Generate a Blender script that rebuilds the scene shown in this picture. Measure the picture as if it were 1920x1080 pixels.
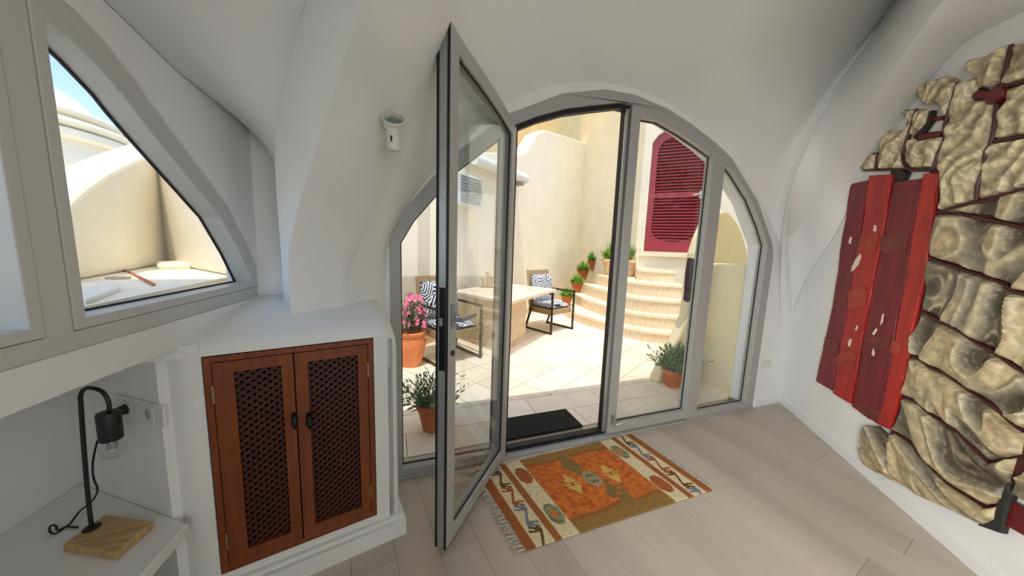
import bpy, bmesh, math, random
from mathutils import Vector as V, noise
from mathutils.geometry import tessellate_polygon, delaunay_2d_cdt
random.seed(7)
S = bpy.context.scene
C = S.collection
for o in list(bpy.data.objects):
    bpy.data.objects.remove(o)
PI = math.pi
# ------------------------------------------------------------------ camera
F, PITCH, ROLL, YAW, H = 600.0, math.radians(7.4204), math.radians(2.0074), math.radians(20.059), 1.5
def _axes():
    cp, sp, cr, sr = math.cos(PITCH), math.sin(PITCH), math.cos(ROLL), math.sin(ROLL)
    fw, up, rt = V((0, cp, -sp)), V((0, sp, cp)), V((1, 0, 0))
    r, u = rt*cr + up*sr, up*cr - rt*sr
    c, s = math.cos(-YAW), math.sin(-YAW)
    rot = lambda v: V((c*v.x - s*v.y, s*v.x + c*v.y, v.z))
    return rot(r), rot(u), rot(fw)
AR, AU, AW = _axes()
EYE = V((0, 0, H))
def ray(px, py): return AW + AR*((px-960)/F) + AU*((540-py)/F)
def on(px, py, p0, n):
    """measured photo point -> point of a real plane in the room"""
    d = ray(px, py); p0 = V(p0); n = V(n)
    return EYE + d*(((p0-EYE) @ n)/(d @ n))
def flr(px, py, z=0.0): return on(px, py, (0, 0, z), (0, 0, 1))
def ony(px, py, y): return on(px, py, (0, y, 0), (0, 1, 0))
def dep(px, py, t): return EYE + ray(px, py)*t
cam = bpy.data.cameras.new('camera'); cam.sensor_fit = 'HORIZONTAL'; cam.sensor_width = 36.0
cam.lens = F/1920*36; cam.clip_start = 0.02; cam.clip_end = 500
co = bpy.data.objects.new('camera', cam); C.objects.link(co)
from mathutils import Matrix
co.matrix_world = Matrix(((AR.x, AU.x, -AW.x, 0), (AR.y, AU.y, -AW.y, 0), (AR.z, AU.z, -AW.z, H), (0, 0, 0, 1)))
S.camera = co
# ------------------------------------------------------------------ world, sun, lamps, exposure
w = bpy.data.worlds.new('world'); S.world = w; w.use_nodes = True
wn = w.node_tree.nodes; wl = w.node_tree.links
sky = wn.new('ShaderNodeTexSky'); sky.sky_type = 'NISHITA'; sky.sun_disc = False
sky.sun_elevation = math.radians(68); sky.sun_rotation = math.radians(190); sky.air_density = 1.0; sky.dust_density = 1.5
wl.new(sky.outputs[0], wn['Background'].inputs[0]); wn['Background'].inputs[1].default_value = 0.36
sun = bpy.data.lights.new('sun', 'SUN'); sun.energy = 2.6; sun.angle = math.radians(0.6); sun.color = (1.0, 0.95, 0.86)
so = bpy.data.objects.new('sun', sun); C.objects.link(so)
so.rotation_euler = V((-0.10, -0.25, 1.0)).to_track_quat('Z', 'Y').to_euler()
def area(name, loc, target, sx, sy, e, col=(1, 1, 1), spread=180):
    a = bpy.data.lights.new(name, 'AREA'); a.shape = 'RECTANGLE'; a.size = sx; a.size_y = sy; a.energy = e; a.color = col; a.spread = math.radians(spread)
    o = bpy.data.objects.new(name, a); C.objects.link(o); o.location = loc
    o.rotation_euler = (V(loc)-V(target)).to_track_quat('Z', 'Y').to_euler()
area('fill_rear', (1.0, -2.45, 1.7), (1.4, 2.0, 1.6), 2.2, 1.7, 38, (1.0, 0.985, 0.955))  # added fill lamp behind the viewer, lifts the whole room
area('fill_left', (-.90, -.42, 1.50), (2.75, .85, .55), 1.25, 1.1, 37, (1.0, 0.985, 0.96), 75)  # added fill lamp on the left, brightens the right wall
S.view_settings.view_transform = 'Standard'; S.view_settings.look = 'None'; S.view_settings.gamma = 1.0
S.view_settings.use_curve_mapping = False; S.view_settings.exposure = 0.0
S.cycles.use_denoising = True; S.cycles.max_bounces = 10; S.cycles.diffuse_bounces = 5
S.cycles.transparent_max_bounces = 16; S.cycles.caustics_reflective = False; S.cycles.caustics_refractive = False
S.cycles.sample_clamp_indirect = 6.0
# ------------------------------------------------------------------ materials
def srgb(*c): return tuple(((x/255)/12.92 if x/255 <= .04045 else ((x/255+.055)/1.055)**2.4) for x in c)
def mat(name, col, rough=.6, metal=0, noise_s=0, var=.1, bump=0, bs=None, col2=None, spec=.5, trans=0, stretch=None, detail=4):
    m = bpy.data.materials.new(name); m.use_nodes = True
    n = m.node_tree.nodes; l = m.node_tree.links; b = n['Principled BSDF']
    b.inputs['Base Color'].default_value = (*col, 1); b.inputs['Roughness'].default_value = rough
    b.inputs['Metallic'].default_value = metal; b.inputs['Specular IOR Level'].default_value = spec
    if trans: b.inputs['Transmission Weight'].default_value = trans
    if noise_s or bump:
        tc = n.new('ShaderNodeTexCoord'); mp = n.new('ShaderNodeMapping'); l.new(tc.outputs['Object'], mp.inputs[0])
        if stretch: mp.inputs['Scale'].default_value = stretch
    if noise_s:
        t = n.new('ShaderNodeTexNoise'); t.inputs['Scale'].default_value = noise_s; t.inputs['Detail'].default_value = detail
        l.new(mp.outputs[0], t.inputs['Vector'])
        r = n.new('ShaderNodeValToRGB'); r.color_ramp.elements[0].position = .3; r.color_ramp.elements[1].position = .7
        c2 = col2 or tuple(x*(1-var) for x in col); c1 = col if col2 else tuple(min(1, x*(1+var*.4)) for x in col)
        r.color_ramp.elements[0].color = (*c2, 1); r.color_ramp.elements[1].color = (*c1, 1)
        l.new(t.outputs[0], r.inputs[0]); l.new(r.outputs[0], b.inputs['Base Color'])
    if bump:
        t2 = n.new('ShaderNodeTexNoise'); t2.inputs['Scale'].default_value = bs or 40; t2.inputs['Detail'].default_value = 5
        l.new(mp.outputs[0], t2.inputs['Vector'])
        bp = n.new('ShaderNodeBump'); bp.inputs['Strength'].default_value = bump; bp.inputs['Distance'].default_value = .01
        l.new(t2.outputs[0], bp.inputs['Height']); l.new(bp.outputs[0], b.inputs['Normal'])
    return m
def attr_mat(name, rough=.8, bump=.3, bs=300, var=.15, ns=60):
    m = mat(name, (1, 1, 1), rough, bump=bump, bs=bs)
    n = m.node_tree.nodes; l = m.node_tree.links
    a = n.new('ShaderNodeVertexColor'); a.layer_name = 'Col'
    t = n.new('ShaderNodeTexNoise'); t.inputs['Scale'].default_value = ns; t.inputs['Detail'].default_value = 6
    tc = n.new('ShaderNodeTexCoord'); l.new(tc.outputs['Object'], t.inputs['Vector'])
    mr = n.new('ShaderNodeMapRange'); mr.inputs[1].default_value = .3; mr.inputs[2].default_value = .7
    mr.inputs[3].default_value = 1-var; mr.inputs[4].default_value = 1+var*.5
    l.new(t.outputs[0], mr.inputs[0])
    mx = n.new('ShaderNodeMix'); mx.data_type = 'RGBA'; mx.blend_type = 'MULTIPLY'; mx.inputs[0].default_value = 1
    l.new(a.outputs[0], mx.inputs[6]); l.new(mr.outputs[0], mx.inputs[7]); l.new(mx.outputs[2], n['Principled BSDF'].inputs['Base Color'])
    return m
def glass_mat(name, tint=(.97, .985, .98)):
    m = bpy.data.materials.new(name); m.use_nodes = True; n = m.node_tree.nodes; l = m.node_tree.links
    n.remove(n['Principled BSDF']); o = n['Material Output']
    t = n.new('ShaderNodeBsdfTransparent'); t.inputs[0].default_value = (*tint, 1)
    g = n.new('ShaderNodeBsdfGlossy'); g.inputs['Roughness'].default_value = .01
    f = n.new('ShaderNodeFresnel'); ge = n.new('ShaderNodeNewGeometry'); mr = n.new('ShaderNodeMapRange')
    mr.inputs[3].default_value = 1.5; mr.inputs[4].default_value = 1/1.5   # same reflectance on both faces of the pane
    l.new(ge.outputs['Backfacing'], mr.inputs[0]); l.new(mr.outputs[0], f.inputs[0])
    mx = n.new('ShaderNodeMixShader'); l.new(f.outputs[0], mx.inputs[0]); l.new(t.outputs[0], mx.inputs[1]); l.new(g.outputs[0], mx.inputs[2])
    l.new(mx.outputs[0], o.inputs[0]); return m
M = {}
M['white'] = mat('white_plaster', (.78, .785, .775), .85, noise_s=3, var=.03, bump=.12, bs=9)
M['white2'] = mat('white_skirting', (.78, .79, .80), .5, noise_s=6, var=.02)
M['cream'] = mat('cream_render', srgb(240, 230, 205), .9, noise_s=2.2, var=.06, bump=.25, bs=14)
M['cream_shaded'] = mat('shaded_cream_render', srgb(234, 220, 180), .9, noise_s=2.2, var=.06, bump=.25, bs=14)  # darker, yellower copy of the cream render, its shade put into the colour
M['yellow'] = mat('yellow_render', srgb(243, 214, 150), .9, noise_s=2.5, var=.08, bump=.2, bs=14)
M['dome'] = mat('pale_render', srgb(246, 236, 216), .9, noise_s=1.2, var=.05, bump=.15, bs=6)
M['terrace'] = mat('terrace_floor', srgb(244, 236, 216), .9, noise_s=3, var=.08, bump=.2, bs=20)
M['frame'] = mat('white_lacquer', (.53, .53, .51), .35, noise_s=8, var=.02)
M['frame_shaded'] = mat('shaded_white_lacquer', (.37, .37, .355), .35, noise_s=8, var=.02)  # white lacquer darkened: the backlit shade of the door frames is in the colour
M['alu'] = mat('grey_aluminium', (.42, .43, .44), .35, .6, noise_s=30, var=.1)
M['black'] = mat('black_rubber', (.006, .006, .007), .6, noise_s=40, var=.3)
M['steel'] = mat('brushed_steel', (.55, .55, .54), .3, 1, noise_s=50, var=.1)
M['greylever'] = mat('grey_lever', (.30, .32, .34), .35, .5, noise_s=30, var=.1)
M['glass'] = glass_mat('window_glass')
M['plank'] = [mat('oak_plank_%d' % i, srgb(*c), .42, noise_s=3.0, var=.24, bump=.05, bs=60, stretch=(1, .06, 1), detail=8)
              for i, c in enumerate([(194, 183, 167), (184, 173, 157), (189, 178, 163)])]
M['joint'] = mat('dark_joint', (.28, .25, .215), .8, noise_s=20, var=.2)
M['grout'] = mat('sand_grout', srgb(205, 190, 160), .9, noise_s=30, var=.15)
M['tile'] = [mat('cream_tile_%d' % i, srgb(*c), .55, noise_s=5, var=.07, bump=.06, bs=25) for i, c in enumerate([(244, 232, 208), (240, 226, 200), (247, 237, 217)])]
M['tread'] = mat('tread_stone', srgb(246, 232, 200), .7, noise_s=5, var=.08, bump=.1, bs=30)
M['riser'] = mat('riser_mosaic', srgb(242, 226, 200), .8, noise_s=45, col2=srgb(222, 196, 164), bump=.6, bs=60, stretch=(1, 1, .35), detail=2)
M['orange_wood'] = mat('stained_pine', (.20, .047, .008), .4, noise_s=6, var=.3, bump=.05, bs=40, stretch=(6, 6, .5))
M['lattice'] = mat('lattice_wood', (.06, .009, .006), .5, noise_s=20, var=.3)
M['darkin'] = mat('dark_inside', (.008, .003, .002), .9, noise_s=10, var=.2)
M['iron'] = mat('black_iron', (.008, .008, .009), .35, .4, noise_s=40, var=.3)
M['matblack'] = mat('black_paint', (.008, .008, .009), .45, noise_s=40, var=.2)
M['lampwood'] = mat('pale_pine', srgb(196, 164, 116), .5, noise_s=5, col2=srgb(168, 132, 84), bump=.04, bs=50, stretch=(2, 14, 14))
M['bulb'] = glass_mat('bulb_glass', (.93, .94, .95))
M['plastic'] = mat('white_plastic', (.74, .75, .74), .35, noise_s=20, var=.02)
M['creamplastic'] = mat('cream_enamel', (.66, .65, .57), .35, noise_s=20, var=.04)
M['dark'] = mat('dark_hollow', (.02, .02, .018), .7, noise_s=20, var=.3)
M['mat'] = mat('black_mat', (.012, .012, .012), .95, noise_s=120, var=.5, bump=.8, bs=400)
M['rug'] = attr_mat('woven_wool', .95, .5, 260, .16, 55)
M['fringe'] = mat('wool_fringe', srgb(205, 196, 178), .95, noise_s=60, var=.2)
M['relief'] = attr_mat('carved_painted_wood', .48, .0, 90, .30, 30)
def swirl_grain(m, sc, dist, amt, bump):
    n = m.node_tree.nodes; l = m.node_tree.links; b = n['Principled BSDF']; src = b.inputs['Base Color'].links[0].from_socket
    tc = n.new('ShaderNodeTexCoord'); w_ = n.new('ShaderNodeTexWave'); w_.inputs['Scale'].default_value = sc; w_.inputs['Distortion'].default_value = dist
    w_.inputs['Detail'].default_value = 3; w_.inputs['Detail Scale'].default_value = 1.6; w_.inputs['Detail Roughness'].default_value = .55
    mp = n.new('ShaderNodeMapping'); mp.inputs['Rotation'].default_value = (.3, .5, .9); l.new(tc.outputs['Object'], mp.inputs[0]); l.new(mp.outputs[0], w_.inputs['Vector'])
    mr = n.new('ShaderNodeMapRange'); mr.inputs[3].default_value = 1-amt; mr.inputs[4].default_value = 1+amt*.7; l.new(w_.outputs[1], mr.inputs[0])
    mx = n.new('ShaderNodeMix'); mx.data_type = 'RGBA'; mx.blend_type = 'MULTIPLY'; mx.inputs[0].default_value = 1
    l.new(src, mx.inputs[6]); l.new(mr.outputs[0], mx.inputs[7]); l.new(mx.outputs[2], b.inputs['Base Color'])
    bp = n.new('ShaderNodeBump'); bp.inputs['Strength'].default_value = bump; bp.inputs['Distance'].default_value = .012
    l.new(w_.outputs[1], bp.inputs['Height']); l.new(bp.outputs[0], b.inputs['Normal']); return m
swirl_grain(M['relief'], 8, 6, .12, .12)
M['relief2'] = swirl_grain(attr_mat('burl_painted_wood', .48, .0, 90, .25, 30), 9, 10, .26, .28)
M['redjoint'] = mat('dark_red_joint', (.055, .004, .006), .5, noise_s=20, var=.3)
M['hubred'] = mat('deep_red_paint', (.12, .005, .008), .4, noise_s=20, var=.3)
def redplank(i, c, c2): return mat('red_plank_%d' % i, srgb(*c), .42, noise_s=7, col2=srgb(*c2), bump=.7, bs=30, stretch=(3, 3, .5), detail=9)
M['redA'] = redplank(0, (128, 18, 32), (84, 8, 18))
M['redB'] = redplank(1, (178, 30, 20), (138, 18, 14))
M['redC'] = redplank(2, (126, 20, 32), (90, 12, 22))
M['redD'] = redplank(3, (182, 40, 26), (140, 26, 18))
M['patch'] = mat('brown_patch', srgb(118, 44, 34), .5, noise_s=12, col2=srgb(92, 34, 28), bump=.4, bs=40)
M['patch2'] = mat('orange_patch', srgb(168, 60, 38), .5, noise_s=12, col2=srgb(140, 40, 28), bump=.4, bs=40)
M['bone'] = mat('bone_inlay', srgb(226, 208, 188), .35, noise_s=20, var=.15)
M['terracotta'] = mat('terracotta', srgb(196, 112, 66), .8, noise_s=7, col2=srgb(168, 84, 48), bump=.15, bs=30)
M['orangepot'] = mat('orange_clay', srgb(240, 150, 92), .75, noise_s=6, col2=srgb(226, 128, 72), bump=.1, bs=30)
M['planter'] = mat('pale_clay', srgb(232, 206, 172), .8, noise_s=7, col2=srgb(206, 164, 124), bump=.15, bs=20)
M['soil'] = mat('soil', (.03, .02, .012), .95, noise_s=40, var=.4)
def leafm(nm, c, c2): return mat(nm, srgb(*c), .5, noise_s=14, col2=srgb(*c2))
M['leaf'] = leafm('dark_leaf', (92, 128, 58), (46, 78, 36))
M['leaf2'] = leafm('fresh_leaf', (150, 190, 74), (98, 146, 46))
M['leaf3'] = leafm('oleander_leaf', (110, 122, 72), (60, 74, 44))
M['pink'] = mat('pink_petal', srgb(240, 96, 150), .6, noise_s=30, col2=srgb(250, 150, 180))
M['chairmetal'] = mat('bronze_metal', srgb(70, 62, 54), .4, .5, noise_s=30, var=.15)
M['wicker'] = mat('wicker', srgb(176, 152, 112), .8, noise_s=60, var=.3, bump=.5, bs=120)
M['marble'] = mat('marble_top', srgb(240, 226, 208), .3, noise_s=4, col2=srgb(222, 200, 178), detail=10)
M['travertine'] = mat('travertine', srgb(232, 208, 176), .6, noise_s=5, col2=srgb(212, 182, 148), bump=.1, bs=30, stretch=(1, 1, 3))
M['brass'] = mat('brass', (.62, .46, .20), .28, 1, noise_s=20, var=.15)
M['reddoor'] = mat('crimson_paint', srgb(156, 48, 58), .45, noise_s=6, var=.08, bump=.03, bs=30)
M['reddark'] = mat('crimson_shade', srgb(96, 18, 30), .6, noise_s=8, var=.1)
M['acwhite'] = mat('white_metal', (.78, .78, .76), .4, noise_s=20, var=.03)
M['bldg'] = mat('far_white_building', srgb(222, 232, 242), .8, noise_s=1, var=.04)
M['bldgw'] = mat('far_window', srgb(120, 146, 178), .3, noise_s=1, var=.15)
def fabric():
    m = mat('palm_print_fabric', (1, 1, 1), .9, bump=.2, bs=200); n = m.node_tree.nodes; l = m.node_tree.links
    tc = n.new('ShaderNodeTexCoord'); nz = n.new('ShaderNodeTexVoronoi'); nz.inputs['Scale'].default_value = 7
    l.new(tc.outputs['Object'], nz.inputs['Vector'])
    mp = n.new('ShaderNodeVectorMath'); mp.operation = 'MULTIPLY_ADD'; mp.inputs[1].default_value = (1.2, 1.2, 1.2)
    l.new(nz.outputs['Color'], mp.inputs[0]); l.new(tc.outputs['Object'], mp.inputs[2])
    rot = n.new('ShaderNodeVectorRotate'); rot.rotation_type = 'EULER_XYZ'; l.new(tc.outputs['Object'], rot.inputs['Vector'])
    sc = n.new('ShaderNodeVectorMath'); sc.operation = 'SCALE'; sc.inputs['Scale'].default_value = 6.0; l.new(nz.outputs['Color'], sc.inputs[0])
    l.new(sc.outputs[0], rot.inputs['Rotation'])
    wv = n.new('ShaderNodeTexWave'); wv.inputs['Scale'].default_value = 10; wv.inputs['Distortion'].default_value = 1.5
    l.new(rot.outputs[0], wv.inputs['Vector'])
    r = n.new('ShaderNodeValToRGB'); r.color_ramp.elements[0].position = .42; r.color_ramp.elements[1].position = .52
    r.color_ramp.elements[0].color = (*srgb(28, 34, 54), 1); r.color_ramp.elements[1].color = (*srgb(228, 230, 236), 1)
    l.new(wv.outputs[0], r.inputs[0]); l.new(r.outputs[0], n['Principled BSDF'].inputs['Base Color']); return m
M['fabric'] = fabric()
# ------------------------------------------------------------------ mesh builder
class MB:
    def __init__(s): s.v = []; s.f = []; s.c = []
    def add(s, vs, fs):
        b = len(s.v); s.v += [V(p) for p in vs]; s.f += [tuple(i+b for i in f) for f in fs]
    def obox(s, o, a, b, c):
        o, a, b, c = V(o), V(a), V(b), V(c)
        s.add([o, o+a, o+a+b, o+b, o+c, o+a+c, o+a+b+c, o+b+c], [(0, 3, 2, 1), (4, 5, 6, 7), (0, 1, 5, 4), (1, 2, 6, 5), (2, 3, 7, 6), (3, 0, 4, 7)])
    def box(s, c, sx, sy, sz, rz=0):
        a = V((math.cos(rz), math.sin(rz), 0)); b = V((-a.y, a.x, 0)); z = V((0, 0, 1))
        s.obox(V(c)-a*sx/2-b*sy/2-z*sz/2, a*sx, b*sy, z*sz)
    def prism(s, pts, vec):
        n = len(pts); pts = [V(p) for p in pts]; vec = V(vec)
        s.add(pts+[p+vec for p in pts], [tuple(range(n))[::-1], tuple(range(n, 2*n))]+[(i, (i+1) % n, n+(i+1) % n, n+i) for i in range(n)])
    def loft(s, rows, closed=False):
        n = len(rows[0]); b = [p for r in rows for p in r]; fs = []
        for i in range(len(rows)-1):
            for j in range(n if closed else n-1):
                k = (j+1) % n; fs.append((i*n+j, i*n+k, (i+1)*n+k, (i+1)*n+j))
        s.add(b, fs)
    def tube(s, pts, r, n=8):
        pts = [V(p) for p in pts]; rows = []; up = None
        for i, p in enumerate(pts):
            t = (pts[min(i+1, len(pts)-1)]-pts[max(i-1, 0)]).normalized()
            if up is None: up = t.orthogonal().normalized()
            up = (up-t*(up @ t)).normalized(); q = t.cross(up); rr = r[i] if isinstance(r, (list, tuple)) else r
            rows.append([p+(up*math.cos(2*PI*k/n)+q*math.sin(2*PI*k/n))*rr for k in range(n)])
        b = len(s.v); s.loft(rows, True); m = len(rows)
        s.f.append(tuple(b+k for k in range(n))[::-1]); s.f.append(tuple(b+(m-1)*n+k for k in range(n)))
    def lathe(s, prof, c=(0, 0, 0), n=24, axis=None):
        c = V(c); ax = V(axis).normalized() if axis else V((0, 0, 1)); u = ax.orthogonal().normalized(); q = ax.cross(u)
        b = len(s.v); s.loft([[c+ax*z+(u*math.cos(2*PI*k/n)+q*math.sin(2*PI*k/n))*max(r, 1e-4) for k in range(n)] for r, z in prof], True)
        m = len(prof); s.f.append(tuple(b+k for k in range(n))[::-1]); s.f.append(tuple(b+(m-1)*n+k for k in range(n)))
    def ball(s, c, r, n=12, sq=1.0): s.lathe([(r*math.sin(PI*k/n), -r*sq*math.cos(PI*k/n)) for k in range(n+1)], c, n*2)
    def plate(s, fr, outer, holes, d0, d1):
        """flat plate with holes in frame fr, from depth d0 to d1"""
        loops = [outer]+list(holes); pl = [p for lp in loops for p in lp]
        tri = tessellate_polygon([[V((p[0], p[1], 0)) for p in lp] for lp in loops]); n = len(pl)
        vs = [fr(p[0], p[1], d0) for p in pl]+[fr(p[0], p[1], d1) for p in pl]
        fs = [tuple(t) for t in tri]+[tuple(i+n for i in t[::-1]) for t in tri]; b = 0
        for lp in loops:
            m = len(lp)
            for i in range(m): fs.append((b+i, b+(i+1) % m, n+b+(i+1) % m, n+b+i))
            b += m
        s.add(vs, fs)
    def build(s, name, m, parent=None, smooth=False, bevel=0, local=False, kind=None, label=None, seg=2):
        base = V((0, 0, 0))
        if parent is not None and not local:
            r = parent
            while r.parent: r = r.parent
            base = r.location
        me = bpy.data.meshes.new(name); me.from_pydata([p-base for p in s.v], [], s.f)
        bm = bmesh.new(); bm.from_mesh(me); bmesh.ops.recalc_face_normals(bm, faces=bm.faces); bm.to_mesh(me); bm.free()
        me.materials.append(m)
        if smooth:
            me.shade_smooth()
            if smooth == 'auto': me.set_sharp_from_angle(angle=math.radians(38))
        if s.c:
            ca = me.color_attributes.new('Col', 'FLOAT_COLOR', 'POINT')
            for i, c in enumerate(s.c): ca.data[i].color = (*c, 1)
        o = bpy.data.objects.new(name, me); C.objects.link(o)
        if parent is not None: o.parent = parent
        if bevel:
            b = o.modifiers.new('edge', 'BEVEL'); b.width = bevel; b.segments = seg; b.limit_method = 'ANGLE'; b.angle_limit = math.radians(40)
        if kind: o['kind'] = kind
        if label: o['label'] = label
        return o
def thing(name, label, cat, loc=(0, 0, 0), group=None, rz=0, kind=None):
    o = bpy.data.objects.new(name, None); C.objects.link(o); o.location = loc; o.rotation_euler = (0, 0, rz); o.empty_display_size = .1
    if label: o['label'] = label
    if cat: o['category'] = cat
    if group: o['group'] = group
    if kind: o['kind'] = kind
    return o
def tag(o, label, cat=None, group=None, kind=None):
    o['label'] = label
    if cat: o['category'] = cat
    if group: o['group'] = group
    if kind: o['kind'] = kind
    return o
def struct(name, mb, m, label, parent=None, **k): return tag(mb.build(name, m, parent, **k), label, 'structure', kind='structure')
def copy_tree(o, parent=None):
    c = o.copy(); C.objects.link(c); c.parent = parent
    for ch in o.children: copy_tree(ch, c)
    return c
def frame(o, x, n):
    o, x, n = V(o), V(x).normalized(), V(n).normalized()
    return lambda u, z, d=0: V((o.x, o.y, 0))+x*u+V((0, 0, z))+n*d
def uz(p, o, x): return ((V(p)-V(o)) @ V(x).normalized(), p[2])
def sign(p):
    return sum(p[i][0]*p[(i+1) % len(p)][1]-p[(i+1) % len(p)][0]*p[i][1] for i in range(len(p)))
def offset(poly, d):
    """grow (d>0) or shrink a closed 2D outline with mitred corners"""
    n = len(poly); sg = 1 if sign(poly) > 0 else -1; out = []
    for i in range(n):
        a, b, c = [V(poly[(i+k) % n]).to_2d() for k in (-1, 0, 1)]
        e1, e2 = (b-a).normalized(), (c-b).normalized()
        n1, n2 = V((e1.y, -e1.x))*sg, V((e2.y, -e2.x))*sg
        m = n1+n2; k = m.length
        m = m/k if k > 1e-6 else n1
        out.append(tuple(b+m*(d/max(.35, m @ n1))))
    return out
def smooth_poly(pts, k=3, closed=False):
    """Catmull-Rom resample of an open polyline (any dimension)"""
    pts = [V(p) for p in pts]; out = []
    for i in range(len(pts)-1):
        p0, p1, p2, p3 = pts[max(i-1, 0)], pts[i], pts[i+1], pts[min(i+2, len(pts)-1)]
        for j in range(k):
            t = j/k
            out.append(.5*((2*p1)+(p2-p0)*t+(2*p0-5*p1+4*p2-p3)*t*t+(3*p1-p0-3*p2+p3)*t**3))
    return out+[pts[-1]]
def resample(pts, n):
    pts = [V(p) for p in pts]; L = [0]
    for a, b in zip(pts, pts[1:]): L.append(L[-1]+(b-a).length)
    out = []; i = 0
    for k in range(n):
        s = L[-1]*k/(n-1)
        while i < len(L)-2 and L[i+1] < s: i += 1
        out.append(pts[i].lerp(pts[i+1], (s-L[i])/max(1e-9, L[i+1]-L[i])))
    return out
Z = V((0, 0, 1))
def mixc(a, b, t): t = max(0, min(1, t)); return tuple(x+(y-x)*t for x, y in zip(a, b))
# ================================================================== the room
cd = V((.977, .212, 0)).normalized(); cn = V((cd.y, -cd.x, 0)); c0 = V((0, 1.6, 0)); fC = frame(c0, cd, cn)   # cabinet front
Lp = on(352, 820, c0, cn); Lp.z = 0
La = math.radians(7); dL = V((math.sin(La), math.cos(La), 0)); nL = V((dL.y, -dL.x, 0)); fL = frame(Lp, dL, nL)  # window wall
A0 = V((3.743, 2.014, 0)); dR = (A0-V((2.637, .489, 0))).normalized(); nR = V((-dR.y, dR.x, 0)); fR = frame(A0, dR, nR)  # art wall, u<0 towards the viewer
fD = frame((0, 2.0, 0), (1, 0, 0), (0, -1, 0))                                                                       # door wall
# ---- floor
m = MB(); m.box((1.2, -.35, -.06), 5.6, 4.8, .10)
floor = struct('floor', m, M['joint'], 'pale grey-beige wood plank floor')
pe = V((math.sin(math.radians(9)), -math.cos(math.radians(9)), 0)); pp = V((-pe.y, pe.x, 0)); PW, PL_ = .192, 1.28
room_poly = [(-.76, -.6), (3.75, -.6), (3.75, 1.995), (-.76, 1.995)]
def clip(poly, edges):
    for (nx, ny, c) in edges:
        out = []
        for i in range(len(poly)):
            a, b = poly[i], poly[(i+1) % len(poly)]; da, db = a[0]*nx+a[1]*ny-c, b[0]*nx+b[1]*ny-c
            if da <= 0: out.append(a)
            if da*db < 0: t = da/(da-db); out.append((a[0]+(b[0]-a[0])*t, a[1]+(b[1]-a[1])*t))
        poly = out
        if len(poly) < 3: return []
    return poly
fl_edges = [(-1, 0, .80), (0, -1, .35), (0, 1, 1.992), (nR.x*-1, nR.y*-1, -(A0 @ nR))]
k = 0
for i in range(-4, 26):
    off = (i*.53) % 1
    for j in range(-4, 4):
        o = V((0, 2.2, 0))+pp*(i*PW-.9)+pe*((j+off)*PL_); g = .0007
        q = [o+pp*g+pe*g, o+pp*(PW-g)+pe*g, o+pp*(PW-g)+pe*(PL_-g), o+pp*g+pe*(PL_-g)]
        q = clip([(p.x, p.y) for p in q], fl_edges)
        if len(q) < 3: continue
        mb = MB(); mb.prism([(p[0], p[1], -.012) for p in q], (0, 0, .012))
        mb.build('plank', M['plank'][k % 3], floor); k += 1
# ---- window wall on the left, with the arched window and the shelf alcove
def wuv(px, py):
    p = on(px, py, Lp-nL*.005, nL); return ((p-Lp) @ dL, p.z)
arcpx = [(474, 524), (450, 474), (415, 409), (367, 350), (308, 278), (261, 219), (235, 183), (180, 120), (133, 73), (87, 38)]
gbl = wuv(162.5, 595); arc = [wuv(*p) for p in arcpx]; u1 = gbl[0]; arc[-1] = (u1, arc[-1][1]); arc[0] = (arc[0][0], gbl[1]+.004)
u2 = wuv(52, 590)[0]; uc = (u1+u2)/2
g_right = [gbl]+arc; g_left = [(2*uc-u, z) for u, z in g_right][::-1]
apex = (uc, arc[-1][1]+(arc[-1][1]-arc[-2][1])/(arc[-2][0]-arc[-1][0])*.5*(u1-uc))
full = [arc[0]]+arc[1:]+[apex]+[(2*uc-u, z) for u, z in arc[::-1]]
full[0] = (full[0][0], gbl[1]); full[-1] = (full[-1][0], gbl[1])
w_out = offset(full, .078)
m = MB()
wall_out = [(-3.4, 3.4), (.72, 3.4), (.72, 0.0), (.34, 0.0), (.34, 1.10), (-2.4, 1.10), (-2.4, 0), (-3.4, 0)]
m.plate(fL, wall_out, [w_out], 0, -.13)
struct('wall_left', m, M['white'], 'white plastered wall around the arched side window')
# alcove: slanted side wall, back wall, top
pc = flr(150, 905, .45); pc.z = 0; pn = fL(-.05, 0, -.0)
a_dir = (pn-pc).normalized(); a_n = V((a_dir.y, -a_dir.x, 0)); fA = frame(pc, a_dir, a_n); aw = (pn-pc).length
m = MB(); m.plate(fA, [(-.02, 0), (aw-.07, 0), (aw-.07, 1.105), (-.02, 1.105)], [], 0, -.06)
struct('wall_alcove', m, M['white'], 'white side wall of the shelf alcove with the socket plate')
m = MB(); b0 = pc; b1 = pc-dL*2.6
m.prism([b0+nL*.0, b1, b1-nL*.06, b0-nL*.06], Z*1.12)
struct('wall_alcove_back', m, M['white'], 'shaded white back wall of the shelf alcove')
m = MB(); m.prism([pc+Z*1.10-nL*.05, fL(-.03, 1.10, -.10), fL(-2.4, 1.10, -.10), b1+Z*1.10-nL*.05], Z*.05)
struct('ceiling_alcove', m, M['white'], 'white underside above the shelf alcove')
m = MB(); m.prism([pc+Z*.405, fL(-.05, .405, .0), fL(-.05, .405, .012), fL(-2.4, .405, .012), b1+Z*.405], Z*.045)
shelf = tag(m.build('wall_shelf', M['white'], bevel=.006), 'thick white built-in shelf carrying the bulb lamp', 'shelf', kind='structure')
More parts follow.
